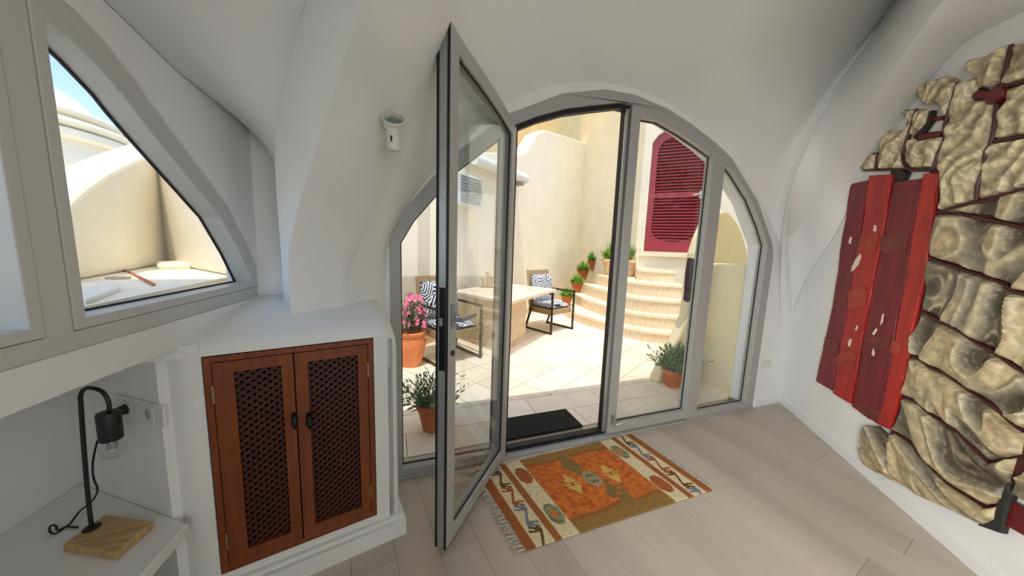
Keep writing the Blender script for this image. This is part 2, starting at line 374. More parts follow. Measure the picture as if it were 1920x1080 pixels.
# ---- cabinet pier: front with opening, rounded top, side, plinth
CL, CR, CB, CT = -.692, -.110, .142, 1.052
bz = [fC(-.725, 0, 0), fC(-.80, 0, .004), fC(-.835, 0, -.03), fC(-.85, 0, -.10)]   # soft corner into the alcove
m = MB(); m.plate(fC, [(-.70, 0), (-.02, 0), (-.02, 1.06), (-.70, 1.06)], [[(CL-.004, CB-.004), (CR+.004, CB-.004), (CR+.004, CT+.004), (CL-.004, CT+.004)]], 0, -.06)
cor = smooth_poly([fC(-.70, 0, 0), fC(-.745, 0, -.003), fC(-.785, 0, -.02), fC(-.825, 0, -.052), fC(-.878, 0, -.104), fC(-.93, 0, -.154)], 4)
m.loft([cor, [p+Z*1.105 for p in cor]])
prof = [(0, 1.058), (-.004, 1.075), (-.015, 1.092), (-.04, 1.108), (-.09, 1.126), (-.16, 1.147), (-.24, 1.165), (-.30, 1.178), (-.5, 1.2)]
full_p = [(0, 0), (0, .5), (0, .9)]+prof
def endcut(s0, dz, dd): return [fC(s0, z-(dz if z > 1 else 0), d-(dd if d > -.02 else 0)) for d, z in full_p]
m.loft([[fC(s, z, d) for d, z in prof] for s in (-.86, -.7, -.5, -.25, -.07)])
m.loft([[fC(-.07, z, d-.0005) for d, z in full_p], endcut(-.045, .006, .0), endcut(-.022, .02, .0), endcut(-.008, .042, .004), endcut(0, .075, .014)])
m.add(endcut(0, .075, .014)+[fC(0, 0, -.5)], [tuple(range(len(full_p)+1))])
m.obox(fC(-.80, 0, .04), cd*.828, -cn*.40, Z*.085)
m.obox(fC(-.80, .085, .02), cd*.815, -cn*.02, Z*.02)
struct('wall_pier', m, M['white'], 'white plastered pier holding the lattice cabinet', smooth='auto')
# ---- upper pier ribs
def ribs(pxs, y0, dy, pw, py0, base):
    out = []
    for px, py in pxs:
        t = max(0, (py0-py)/py0); out.append(ony(px, py, y0-dy*t**pw))
    a, b = out[-2], out[-1]; d = (b-a)
    while out[-1].z < 3.6: out.append(out[-1]+d*.6+V((0, 0, .02)))
    return [V((out[0].x, out[0].y, base))]+out
E1 = ribs([(655, 505), (672, 468), (700, 408), (740, 320), (790, 215), (828, 120), (846, 60), (858, 0)], 1.82, .42, 1.3, 505, 1.0)
E2 = ribs([(541, 500), (545, 450), (560, 385), (580, 320), (610, 225), (648, 100), (685, 0)], 1.70, .62, 1.3, 505, 1.0)
E3 = ribs([(528, 500), (525, 450), (520, 385), (516, 320), (520, 200), (540, 105), (575, 0)], 1.82, .50, 1.3, 505, 1.0)
def lift(c, n): return resample(smooth_poly(c, 4), n)
N = 40
def pal(a, b, n=6):
    """loft between two curves with a soft join"""
    return [[p.lerp(q, i/(n-1)) for p, q in zip(a, b)] for i in range(n)]
e1, e2, e3 = lift(E1, N), lift(E2, N), lift(E3, N)
m = MB(); m.loft(pal(e3, e2)); b = MB()
struct('wall_pier_facet', m, M['white'], 'bright narrow plaster facet beside the window vault', smooth=True)
m = MB(); m.loft(pal(e2, e1)+[[p+V((.015, .05, 0)) for p in e1]]); struct('wall_pier_upper', m, M['white'], 'broad white plaster face carrying the small spotlight', smooth=True)
def lw(px, py): return on(px, py, Lp+nL*.004, nL)
LL = [lw(533, 560), lw(530, 500), lw(526, 450), lw(521, 385), lw(517, 330), lw(515, 284), lw(462, 237), lw(379, 172), lw(284, 89), lw(195, 0), lw(120, -75)]
d = LL[-1]-LL[-2]
while LL[-1].z < 3.3: LL.append(LL[-1]+V((d.x, d.y, d.z*.5))*.8)
lo_l = [V((LL[0].x, LL[0].y, 1.0))]+LL[:6]; up_l = LL[5:]
k3 = min(range(N), key=lambda i: abs(e3[i].z-E3[4].z)+(0 if i else 9))
ll = resample(smooth_poly(lo_l, 4), 16)[:-1]+resample(smooth_poly(up_l, 4), 28)
ee = resample(e3[:k3+1], 16)[:-1]+resample(e3[k3:], 28)
m = MB(); m.loft(pal(ll, ee)); struct('ceiling_window_vault', m, M['white'], 'white vault over the arched side window', smooth=True)
# ---- door wall, art wall and the vaults over them
def dx(px, py): p = ony(px, py, 2.0); return (p.x, p.z)
AA = [(-.06, 1.0), (-.055, 1.3), (-.03, 1.52), (.10, 1.76), (.34, 2.08), (.64, 2.36), (1.0, 2.55), (1.42, 2.625), (1.8, 2.61), (2.18, 2.50), (2.62, 2.30), (3.0, 2.02), (3.38, 1.60), (3.58, 1.30), (3.68, 1.0), (3.735, .5), (3.738, 0)]
RF = [V((3.738, 1.995, 0))]+[ony(px, py, 1.985-.52*max(0, (560-py)/560)**1.25) for px, py in [(1463, 560), (1464, 500), (1468, 430), (1482, 355), (1516, 270), (1563, 178), (1620, 90), (1678, 0)]]
BB = smooth_poly(E1[:-2]+[V((.95, .95, 3.32)), V((1.45, .80, 3.42)), V((2.0, .85, 3.38))]+RF[::-1], 4)
aa = smooth_poly([V((x, 1.992, z)) for x, z in AA], 4)
nb = 130; bbp = resample(BB, nb); aap = resample(aa, nb)
rows = []
for i in range(9):
    t = i/8; bul = math.sin(PI*t)*.05
    rows.append([p.lerp(q, t)+Z*bul*max(0, min(1, (q.z-2.0))) for p, q in zip(aap, bbp)])
m = MB(); m.loft(rows); struct('ceiling', m, M['white'], 'smooth white vault over the arched doors', smooth=True)
R3 = [on(px, py, A0+nR*.003, nR) for px, py in [(1463, 735), (1467, 680), (1475, 630), (1495, 560), (1522, 504), (1567, 438), (1618, 330), (1687, 229), (1749, 144), (1790, 92), (1840, 60), (1900, 30), (1980, -5), (2080, -40)]]
R2 = [on(px, py, A0+nR*(.003+.50*max(0, (560-py)/560)), nR) for px, py in [(1461, 745), (1462, 690), (1463, 640), (1464, 570), (1475, 478), (1511, 402), (1585, 274), (1667, 141), (1720, 66), (1770, 0), (1850, -95), (1960, -190)]]
r3, r2 = lift(R3, N), lift(R2, N)
m = MB(); m.loft(pal(r2, r3)); struct('ceiling_art_arch', m, M['white'], 'curved white soffit above the carved wall relief', smooth=True)
rf = lift(RF+[RF[-1]+(RF[-1]-RF[-2])*1.5+V((0, 0, .05)), RF[-1]+(RF[-1]-RF[-2])*3+V((0, 0, .08))], N)
m = MB(); m.loft(pal(rf, r2)); struct('wall_right_facet', m, M['white'], 'bright plaster rib between the door vault and the art wall', smooth=True)
m = MB(); m.plate(fR, [(-3.1, 0), (.1, 0), (.1, 3.5), (-3.1, 3.5)], [], 0, -.15)
struct('wall_right', m, M['white'], 'white wall carrying the large carved relief')
m = MB(); m.obox(fR(-3.1, 0, .0), dR*3.09, nR*.014, Z*.082)
struct('baseboard_right', m, M['white2'], 'white skirting below the carved relief', bevel=.004)
fr_out = [(3.305, 0), (3.305, 1.47), (3.27, 1.60)]+[(3.0, 1.965), (2.62, 2.285), (2.43, 2.375), (2.16, 2.475), (1.9, 2.55), (1.6, 2.59), (1.35, 2.58), (1.03, 2.495), (.66, 2.31), (.33, 2.03), (.05, 1.69), (-.035, 1.52), (-.035, 0)]
m = MB(); m.plate(fD, [(4.3, 0), (4.3, 2.76), (-.80, 2.76), (-.80, 0), (-.035, 0)]+fr_out[::-1][1:-1]+[(3.305, 0)], [], .008, -.22)
struct('wall_front', m, M['white'], 'white end wall around the arched glass doors')
m = MB(); m.obox(fD(3.312, 0, .008), V((.42, 0, 0)), V((0, -.012, 0)), Z*.08)
struct('baseboard_front', m, M['white2'], 'short white skirting right of the glass doors', bevel=.003)
# room envelope behind the viewer
m = MB(); m.box((1.4, -.72, 3.62), 6.6, 4.3, .2); m.prism([(-1.9, 1.30, 3.56), (-1.9, 2.0, 2.74), (-1.9, 2.22, 2.68), (-1.9, 2.22, 2.80), (-1.9, 1.42, 3.72)], (6.6, 0, 0)); struct('ceiling_slab', m, M['white'], 'white ceiling slab above the vaults')
m = MB(); m.box((1.6, -2.65, 1.8), 6.2, .12, 3.6); struct('wall_back', m, M['white'], 'white wall behind the viewer')
m = MB(); m.box((4.25, -.4, 1.8), .12, 4.7, 3.6); struct('wall_side', m, M['white'], 'white outer wall behind the relief')
m = MB(); m.box((-1.42, -.6, 1.8), .1, 4.3, 3.6); 
for nm, fr_, o_, lb in (('added_window_left', fL, (-1.95, 1.5), 'added white square window frame for the left fill lamp behind the viewer'), ('added_window_rear', frame((1.0, -2.585, 0), (1, 0, 0), (0, 1, 0)), (0, 1.7), 'added wide white window frame for the rear fill lamp behind the viewer')):  # added window frames on solid wall, dressing the two fill lamps
    hw_, hh2 = (.66, .60) if nm == 'added_window_left' else (1.15, .9); u0_, z0_ = o_
    wt = thing(nm, lb, 'window', tuple(fr_(u0_, z0_, 0)), kind='structure'); rc_ = [(u0_-hw_, z0_-hh2), (u0_+hw_, z0_-hh2), (u0_+hw_, z0_+hh2), (u0_-hw_, z0_+hh2)]
    m = MB(); m.plate(fr_, offset(rc_, .06), [rc_], .02, .002); m.build('frame', M['frame'], wt, bevel=.003)
    m = MB(); m.plate(fr_, rc_, [], .006, .002); m.build('glass_pane', M['glass'], wt)
# ================================================================== window_1
win = thing('window_1', 'white arched two-sash side window above the alcove', 'window', tuple(fL(uc, 1.2, -.05)), kind='structure')
m = MB(); m.plate(fL, w_out, [offset(g_right, .030), offset(g_left, .030)], -.008, -.11); m.build('frame', M['frame'], win, bevel=.002)
for g in (g_right, g_left):
    m = MB(); m.plate(fL, offset(g, .0285), [g], -.005, -.09); s = m.build('sash', M['frame'], win, bevel=.003)
    m = MB(); m.plate(fL, offset(g, .004), [offset(g, -.005)], -.078, -.086); m.build('gasket', M['black'], s)
    m = MB(); m.plate(fL, offset(g, .006), [], -.082, -.088); m.build('glass_pane', M['glass'], s)
for y0, y1, px in ((48, 134, 57), (487, 556, 117)):
    pa, pb = on(px-7, y0, Lp-nL*.02, nL), on(px+4, y1, Lp-nL*.02, nL); pa.x = pb.x = (pa.x+pb.x)/2; pa.y = pb.y = (pa.y+pb.y)/2
    mid = pa.lerp(pb, .52); h = MB(); h.tube([pa, mid-Z*-.003], .008, 10); h.tube([mid-Z*.003, pb], .008, 10)
    hh = h.build('hinge', M['frame'], win, smooth='auto'); h = MB(); h.tube([mid+Z*.004, mid-Z*.004], .0077, 10); h.build('hinge_pin', M['black'], hh)
# ================================================================== glazed door front
dw = thing('window_2', 'white arched door frame with fixed glass panels at both ends', 'window', (1.6, 2.0, 0), kind='structure')
hL = [(.026, .064), (.622, .055), (.622, 2.165), (.36, 1.945), (.10, 1.628), (.026, 1.497)]
hR = [(2.552, .064), (3.201, .064)]+[dx(1436, 461), dx(1427, 427), dx(1406, 374.5), dx(1378, 329), dx(1357, 304)]
hR[2] = (3.201, hR[2][1]); hR[-1] = (2.552, hR[-1][1])
gl = [(1.659, .103), (2.405, .103)]+[dx(1334, 293.6), dx(1307.5, 274), dx(1272, 250), dx(1233.6, 228), dx(1196.7, 221.4)]
gl[2] = (2.405, gl[2][1]); gl[-1] = (1.659, gl[-1][1])
leaf = offset(gl, .072); leaf[0] = (1.580, .03); leaf[1] = (2.442, .03); leaf[-1] = (1.580, leaf[-1][1]); leaf[2] = (2.442, leaf[2][1])
op_arc = [dx(966, 235.5), dx(1008, 218), dx(1061, 204), dx(1114, 197.5), dx(1160, 196)]
hC = [(.706, .018), (2.446, .018)]+[(2.446, leaf[2][1]+.004)]+[(u, z+.004) for u, z in leaf[3:]]+[(1.50, 2.523)]+[op_arc[3], op_arc[2], op_arc[1], (.706, op_arc[0][1])]
m = MB(); m.plate(fD, fr_out, [hL, hC, hR], .012, -.07); m.build('frame', M['frame_shaded'], dw, bevel=.004)
for hole in (hL, hR):
    m = MB(); m.plate(fD, offset(hole, .004), [], -.046, -.052); m.build('glass_pane', M['glass'], dw)
    m = MB(); m.plate(fD, offset(hole, .003), [offset(hole, -.006)], -.036, -.044); m.build('gasket', M['black'], dw)
m = MB(); m.obox(fD(-.03, 0, .03), V((3.33, 0, 0)), V((0, .07, 0)), Z*.016); m.build('threshold', M['frame_shaded'], dw, bevel=.003)
# black weather seal round the open doorway
so_ = [(.707, .02), (1.578, .02), (1.578, 2.519), (1.48, 2.52), op_arc[3], op_arc[2], op_arc[1], (.707, op_arc[0][1])]
m = MB(); m.plate(fD, so_, [offset(so_, -.030)], -.066, -.012); m.build('weather_seal', M['black'], dw)
m = MB(); m.obox(fD(1.545, .05, -.012), V((.02, 0, 0)), V((0, -.016, 0)), Z*2.44); m.build('seal_strip', M['alu'], dw)
# closed right leaf
d2 = thing('door_2', 'closed white right-hand glass door leaf beside the open doorway', 'door', (2.0, 2.0, 0), kind='structure')
m = MB(); m.plate(fD, leaf, [gl], .018, -.058); m.build('leaf_frame', M['frame_shaded'], d2, bevel=.004)
m = MB(); m.plate(fD, offset(gl, .004), [], -.036, -.042); m.build('glass_pane', M['glass'], d2)
m = MB(); m.plate(fD, offset(gl, .003), [offset(gl, -.006)], -.026, -.034); m.build('gasket', M['black'], d2)
hb = fD(1.622, .125, .018); m = MB(); m.box(hb+V((0, -.008, .03)), .022, .016, .075); h = m.build('bolt_plate', M['steel'], d2, bevel=.003)
m = MB(); m.lathe([(.013, 0), (.013, .03)], hb+V((0, -.016, 0)), 12, (0, -1, 0)); m.tube([hb+V((0, -.04, 0)), hb+V((.05, -.05, .012)), hb+V((.105, -.052, .026))], [.009, .008, .0075], 8); m.build('bolt_lever', M['steel'], h, smooth='auto')
# open leaf, swung into the room
hg = V((.726, 2.0, 0)); fe = V((.2155, 1.393, 0)); e_ = (fe-hg).normalized(); nn = V((-e_.y, e_.x, 0))
if nn @ (EYE-hg) < 0: nn = -nn
fO = frame(hg, e_, nn); LW = (fe-hg).length
d1 = thing('door_1', 'white arched glass door leaf swung open into the room', 'door', tuple(hg), kind='structure')
def ouz(px, py):
    p = on(px, py, hg+nn*.0, nn); return ((p-hg) @ e_, p.z)
top = [ouz(*p) for p in [(961, 231), (947, 198), (930, 170), (905, 131), (876, 89)]]
top = [(max(0, u), z) for u, z in top if u < LW-.03]+[(LW, ony(866, 46, 1.40).z)]
top[0] = (0, top[0][1])
lo = [(0, .022), (LW, .022)]+top[::-1]
li = offset(lo, -.07); zt = li[-1][1]
m = MB(); m.plate(fO, lo, [li], 0, -.062); m.build('leaf_frame', M['frame_shaded'], d1, bevel=.004)
m = MB(); m.plate(fO, offset(li, .004), [], -.026, -.032); m.build('glass_pane', M['glass'], d1)
m = MB(); m.plate(fO, offset(li, .003), [offset(li, -.006)], -.014, -.022); m.build('gasket', M['black'], d1)
zf = top[-1][1]
m = MB(); m.obox(fO(LW, .03, -.008), e_*.003, -nn*.046, Z*(zf-.04)); m.build('edge_channel', M['alu'], d1)
for dd in (-.002, -.052):
    m = MB(); m.obox(fO(LW, .022, dd), e_*.008, -nn*.009, Z*(zf-.02)); m.build('edge_seal', M['black'], d1)
m = MB(); m.obox(fO(LW+.0035, .93, -.016), e_*.003, -nn*.028, Z*.38); lk = m.build('lock_plate', M['iron'], d1)
m = MB(); m.obox(fO(LW+.004, 1.14, -.022), e_*.010, -nn*.016, Z*.035); m.build('latch', M['steel'], lk)
for sd in (1, -1):
    b0_ = fO(LW-.036, 1.165, .0 if sd > 0 else -.062); nd = nn*sd
    m = MB(); m.obox(b0_-e_*.014-Z*.045, e_*.028, nd*.009, Z*.11); pl = m.build('handle_plate', M['greylever'], d1, bevel=.003)
    m = MB(); m.tube([b0_, b0_+nd*.045], .010, 10); m.tube([b0_+nd*.045+e_*.010, b0_+nd*.050-e_*.05, b0_+nd*.050-e_*.125], [.011, .0105, .010], 8); m.build('lever', M['greylever'], pl, smooth='auto')
    m = MB(); m.tube([b0_-Z*.16, b0_-Z*.16+nd*.006], .013, 12); m.build('keyhole', M['iron'], d1)
sb = fO(LW-.025, .07, -.062); m = MB(); m.box(sb-nn*.008, .018, .02, .05, math.atan2(e_.y, e_.x)); m.build('shoot_bolt', M['plastic'], d1, bevel=.003)
# ================================================================== the courtyard outside
GZ = -.03
m = MB(); m.box((2.5, 6.1, GZ-.08), 12, 8.0, .14)
pave = struct('courtyard_paving', m, M['grout'], 'cream stone paving of the sunny courtyard')
def lay(name, quad, i, par, z, mats, h=.012):
    mb = MB(); mb.prism([(p[0], p[1], z-h) for p in quad], (0, 0, h)); return mb.build(name, mats[i % len(mats)], par)
g = .004; k = 0
for r, (y0, y1, xo) in enumerate(((2.235, 2.53, .06), (2.53, 2.835, -.32))):
    for i in range(-1, 5):
        x0 = xo+i*.765; lay('slab', [(x0+g, y0+g), (x0+.765-g, y0+g), (x0+.765-g, y1-g), (x0+g, y1-g)], k, pave, GZ, M['tile']); k += 1
ta = math.radians(29); tu, tv = V((math.cos(ta), math.sin(ta))), V((-math.sin(ta), math.cos(ta))); to = V((1.335, 3.183)); T = .37
for i in range(-9, 12):
    for j in range(-10, 12):
        q = [to+tu*(T*(i+a)+(g if a == 0 else -g))+tv*(T*(j+b)+(g if b == 0 else -g)) for a, b in ((0, 0), (1, 0), (1, 1), (0, 1))]
        c = to+tu*T*(i+.5)+tv*T*(j+.5)
        if not (-.3 < c.x < 4.6 and 2.7 < c.y < 7.2 and c.y < 5.0+.62*(c.x-.25) and c.x-3.2 < (c.y-2.7)*1.2): continue
        q = clip([tuple(p) for p in q], [(0, -1, -2.84)])
        if len(q) >= 3: lay('tile', q, random.randrange(3), pave, GZ, M['tile'])
# left courtyard wall with its stepped top, corner wall, yellow house behind
w1o = V((.25, 4.75, 0)); w1d = V((.788, .616, 0)).normalized(); w1n = V((w1d.y, -w1d.x, 0)); fW1 = frame(w1o, w1d, w1n)
def w1(px, py, off=0): p = on(px, py, w1o+w1n*off, w1n); return ((p-w1o) @ w1d, p.z)
cu = w1(1100, 300)[0]
tp = [(-.45, w1(870, 284)[1])]+[w1(*p) for p in [(870, 284), (930, 286), (974, 290), (986, 284), (996, 268), (1006, 251), (1022, 243), (1060, 255), (1103, 269)]]
m = MB(); m.plate(fW1, [(-.45, -.1)]+tp+[(tp[-1][0], -.1)], [], 0, -.32)
struct('courtyard_wall', m, M['cream'], 'cream rendered courtyard wall behind the stone table', bevel=.03)
m = MB(); m.obox(fW1(-.45, -.05, .0), w1d*(cu+.45), w1n*.015, Z*.13); struct('baseboard_courtyard', m, M['travertine'], 'stone skirting of the cream courtyard wall')
cw = fW1(cu, 0, -.25); y0 = cw-w1n*1.6
y1_ = cw-w1n*.9+w1d*4; m = MB(); m.obox(y1_, -w1d*12, -w1n*.5, Z*11)
struct('yellow_house_wall', m, M['yellow'], 'pale yellow house wall rising behind the courtyard wall')
DP = dep(1270, 360, 6.9); dn = V((-DP.x, -DP.y, 0)).normalized(); DP.z = 0; ddx = V((-dn.y, dn.x, 0))
if ddx @ AR < 0: ddx = -ddx
fW3 = frame(DP, ddx, dn)
def w3(px, py, off=0): p = on(px, py, DP+dn*off, dn); return ((p-DP) @ ddx, p.z)
dl = w3(1216, 360)[0]; hw = -dl; ds = w3(1206, 471)[1]; dtp = w3(1240, 246)[1]; ch = w3(1221, 268)[1]
door_out = [(-hw, ds), (hw, ds), (hw, ch), (hw-.10, dtp-.08), (hw-.28, dtp+.03), (-hw+.28, dtp+.03), (-hw+.10, dtp-.08), (-hw, ch)]
m = MB(); m.plate(fW3, [(-hw-.18, -.05), (3.4, -.05), (3.4, 7), (-hw-.18, 7)], [door_out], .0, -.3)
struct('house_wall', m, M['cream'], 'cream house wall around the crimson louvred door', bevel=.02)
c3 = fW3(-hw-.17, 0, -.0); v = c3-cw
m = MB(); nv = V((v.y, -v.x, 0)).normalized(); m.prism([cw, c3, c3+nv*-.3, cw+nv*-.3], Z*7)
struct('corner_wall', m, M['cream'], 'tall cream corner wall between courtyard wall and crimson door')
# crimson louvred door
d3 = thing('door_3', 'crimson louvred door at the top of the curved steps', 'door', tuple(fW3(0, ds, -.08)), kind='structure')
ow = w3(1270-43, 360)[0]*-1; ot = w3(1265, 254)[1]; ob = w3(1265, 453)[1]; m0, m1 = w3(1262, 370)[1], w3(1262, 360)[1]; rc = .30
def halfw(z):
    a = max(0, rc-(ot-z)) if z > ot-rc else max(0, rc-(z-ob)) if z < ob+rc else 0
    return ow-rc*1.15+1.15*math.sqrt(max(0, rc*rc-a*a))
zs = [ob+(ot-ob)*i/40 for i in range(41)]
oval = [(halfw(z), z) for z in zs]+[(-halfw(z), z) for z in zs[::-1]]
m = MB(); m.plate(fW3, offset(door_out, -.003), [oval], -.06, -.11); m.build('door_frame', M['reddoor'], d3)
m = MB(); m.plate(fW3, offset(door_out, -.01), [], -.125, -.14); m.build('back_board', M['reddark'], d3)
m = MB(); m.obox(fW3(-ow, m0, -.058), ddx*2*ow, -dn*.045, Z*(m1-m0)); m.build('mid_rail', M['reddoor'], d3)
pitch = .0665; z = ob+.02
while z < ot-.03:
    hw_ = min(halfw(z), halfw(z+.045))
    if not (m0-.05 < z < m1) and hw_ > .05:
        m = MB(); m.prism([fW3(-hw_, z, -.065), fW3(-hw_, z+.042, -.112), fW3(-hw_, z+.050, -.108), fW3(-hw_, z+.010, -.060)], ddx*2*hw_); m.build('slat', M['reddoor'], d3)
    z += pitch
hp = fW3(hw-.13, (m0+m1)/2, -.06); m = MB(); m.tube([hp, hp+dn*.05, hp+dn*.055-ddx*.14-Z*.02], .014, 8); m.obox(hp-ddx*.02-Z*.09, ddx*.04, dn*.012, Z*.16); m.build('handle', M['steel'], d3, smooth='auto')
m = MB(); m.obox(fW3(-hw-.05, ds-.10, -.10), ddx*(2*hw+.4), dn*.36, Z*.10); struct('trim_1', m, M['tread'], 'cream stone sill under the crimson door')
m = MB(); m.obox(fW3(-hw-.12, .3, -.0), ddx*(2*hw+.6), dn*.20, Z*(ds-.39)); struct('trim_2', m, M['cream'], 'cream rendered riser below the door sill')
# curved steps
steps = thing('curved_steps', 'curved stone steps rising to the crimson door', 'steps', (4.2, 4.8, GZ))
arcs = [(.165, [(1052, 572), (1076, 584), (1100, 592), (1135, 601.5), (1168, 610.5), (1210, 619), (1254, 624)]),
        (.40, [(1080, 552), (1105, 562), (1135, 571), (1173, 583), (1222, 590), (1274, 594)]),
        (.65, [(1092, 530), (1112, 537), (1135, 543), (1173, 554), (1222, 561), (1274, 564)]),
        (.90, [(1105, 511), (1120, 514), (1140, 518), (1173, 526), (1230, 532), (1278, 535)]),
        (1.13, [(1196, 504), (1215, 505.5), (1237, 507), (1280, 509)])]
he = lambda n, p, o: (-n.x, -n.y, -(n @ p)-o)
st_edges = [he(w1n, w1o, .017), he(dn, DP, .002), he(nv if nv @ V((-1, 0, 0)) > 0 else -nv, cw, .002)]
zb = GZ
for zt_, pxs in arcs:
    A_ = smooth_poly([flr(x, y, zt_) for x, y in pxs], 3)
    A_ = [V((p.x, p.y, 0)) for p in A_]
    L0 = A_[0]+(V((1.7, 2.2, 0)) if zt_ > 1 else V((.5, 2.6, 0))); R0 = A_[-1]+V((.75, -.25, 0)); bk = [R0, V((6.4, 4.4, 0)), V((7.0, 9.0, 0)), L0]
    cl = lambda P: [V((*q, 0)) for q in clip([(p.x, p.y) for p in P], st_edges)]
    m = MB(); m.prism([p+Z*zb for p in cl(A_+bk)], Z*(zt_-.05-zb)); m.build('riser', M['riser'], steps)
    To = [p+(V((0, 0, 0))-p).normalized()*.02 for p in A_]
    m = MB(); m.prism([p+Z*(zt_-.05) for p in cl(To+bk)], Z*.05); m.build('tread', M['tread'], steps, bevel=.008)
    zb = zt_-.0
# shaded retaining wall, rounded fin wall, garden wall
m = MB(); m.prism([(3.285, 2.22, GZ), (3.36, 2.70, GZ), (3.40, 2.86, GZ), (3.75, 2.86, GZ), (3.75, 2.22, GZ)], Z*(1.385-GZ))
struct('retaining_wall', m, M['cream_shaded'], 'low shaded cream retaining wall right of the glass doors', bevel=.02)
m = MB(); m.obox((3.275, 2.22, GZ), V((.10, .64, 0)), V((.02, 0, 0)), Z*.05); struct('baseboard_garden', m, M['tread'], 'cream skirting below the low retaining wall')
m = MB(); m.box((4.5, 2.335, 1.6), 1.56, .23, 3.3); struct('garden_wall', m, M['cream_shaded'], 'tall cream garden wall behind the low retaining wall', bevel=.03)
fo, fnn = V((2.81, 2.88, 0)), V((.16, -1, 0)).normalized(); fdx = V((-fnn.y, fnn.x, 0)); fF = frame(fo, fdx, fnn)
def ff(px, py): p = on(px, py, fo, fnn); return ((p-fo) @ fdx, p.z)
fin = [ff(*p) for p in [(1214, 713), (1217, 701), (1223, 690), (1234, 668), (1245, 648), (1254, 628), (1263, 606), (1271, 589), (1275, 560), (1279, 524), (1286, 475), (1296, 445), (1307, 420), (1320, 403), (1338, 396), (1352, 402), (1366, 420), (1376, 446), (1384, 478), (1387, 510)]]
fin[0] = (fin[0][0], GZ); fin.append((fin[-1][0]+.02, GZ))
m = MB(); m.plate(fF, fin, [], .13, -.0); struct('fin_wall', m, M['cream_shaded'], 'rounded cream fin wall with flared foot beside the steps', bevel=.035, seg=3)
def fp(px, py, d): p = on(px, py, fo+fnn*d, fnn); return p
dark_px = [(1288, 483), (1304, 487), (1304, 525), (1298, 546), (1290, 560), (1284, 566), (1280, 562), (1282, 547), (1282, 538), (1284, 510)]
t = thing('dark_panel', 'tapering dark charcoal panel on the fin wall beside the steps', 'wall_piece', tuple(fp(1292, 520, .132)))  # plain dark panel for a dark shape of unknown nature
m = MB(); m.prism([fp(x, y, .132) for x, y in dark_px], fnn*.05); m.build('body', M['dark'], t, bevel=.012, seg=3)
# ------------------------------------------------------------------ terrace beyond the side window
TZ = 1.22
m = MB(); m.obox((-40, -10, TZ-.04), V((38.9, 0, 0)), V((0, 44, 0)), Z*.04); struct('terrace_floor', m, M['terrace'], 'sunlit cream terrace floor outside the side window')
pa, pb, pq = flr(155, 525, TZ), dep(311, 471, 3.0), flr(446, 521, TZ)
pa.z = pb.z = pq.z = 0; pd = (pb-pa).normalized(); pn_ = V((pd.y, -pd.x, 0)); fP = frame(pa, pd, pn_)
if pn_ @ (EYE-pa) < 0: fP = frame(pa, pd, -pn_); pn_ = -pn_
def pu(px, py): p = on(px, py, pa, pn_); return ((p-pa) @ pd, p.z)
par = [(-1.6, TZ)]+[pu(*p) for p in [(96, 470), (108, 425), (118, 401), (136, 376), (164, 351), (200, 326), (250, 300), (310, 268)]]; par[-1] = (par[-1][0]+.35, par[-1][1]+.1); par.append((par[-1][0], TZ))
par[0] = (par[1][0]-.02, TZ)
m = MB(); m.plate(fP, par, [], 0, -.22); struct('terrace_wall', m, M['cream'], 'sloping cream parapet wall on the terrace', bevel=.04, seg=3)
qd = (pq-pb).normalized(); qn = V((qd.y, -qd.x, 0)); fQ = frame(pb, qd, qn if qn @ (EYE-pb) > 0 else -qn); ql = (pq-pb).length
m = MB(); m.plate(fQ, [(-.15, TZ), (ql*1.12, TZ), (ql*1.12, 1.55), (ql, 1.7), (ql*.5, par[-2][1]*.55+.8), (-.15, par[-2][1]+.25)], [], .0, -.3); struct('terrace_side_wall', m, M['dome'], 'pale terrace wall meeting the sloping parapet', bevel=.03)
be = pb.lerp(pq, .22)+(pa-pb).normalized()*.14; m = MB(); m.box((be.x, be.y, TZ+.02), .20, .36, .06, .5); struct('terrace_curb', m, M['dome'], 'rounded pale curb in the terrace corner', bevel=.05, seg=3)
q = [flr(x, y, TZ) for x, y in [(150, 552), (207, 529), (226, 546), (160, 572)]]
t = thing('floor_hatch', 'white hatch cover lying on the sunlit terrace floor', 'hatch', tuple(q[0])); m = MB(); m.prism(q, Z*.02); m.build('cover', M['plastic'], t, bevel=.004)
m = MB(); a = flr(222, 523, TZ); m.lathe([(.05, 0), (.055, .015), (.03, .02)], a, 14); m.build('ring', M['grout'], t, smooth='auto')
q = [flr(x, y, TZ) for x, y in [(233, 508), (238, 508), (292, 536), (286, 537)]]; m = MB(); m.prism(q, Z*.012); tag(m.build('clay_strip', M['terracotta']), 'thin clay strip set in the terrace floor', 'strip')
dc = dep(-80, 320, 12); dR_ = 4.5
dm = thing('domed_roof', 'big cream dome with stepped rims against the blue sky', 'dome', (dc.x, dc.y, 0))
m = MB(); m.lathe([(dR_*math.cos(a), dR_*math.sin(a)) for a in [PI/2*i/16 for i in range(17)]], (dc.x, dc.y, dc.z), 48); m.build('dome_shell', M['dome'], dm, smooth=True)
def rimpt(px, py):
    d = ray(px, py); h = V((d.x, d.y)); D = V((dc.x, dc.y)); an = h.angle(D); return D.length*math.sin(an), H+D.length*math.cos(an)*d.z/h.length
def rim(pt, pb_):
    r, z1 = rimpt(*pt); z0 = rimpt(*pb_)[1]; m = MB(); m.lathe([(r-.9, z0), (r-.16, z0), (r-.03, z0+.08), (r, (z0+z1)/2), (r-.05, z1-.08), (r-.2, z1), (r-.9, z1+.05)], (dc.x, dc.y, 0), 72); m.build('rim', M['dome'], dm, smooth='auto')
rim((231, 246), (232, 259)); rim((261, 272), (258, 284)); rim((264, 287), (248, 301))
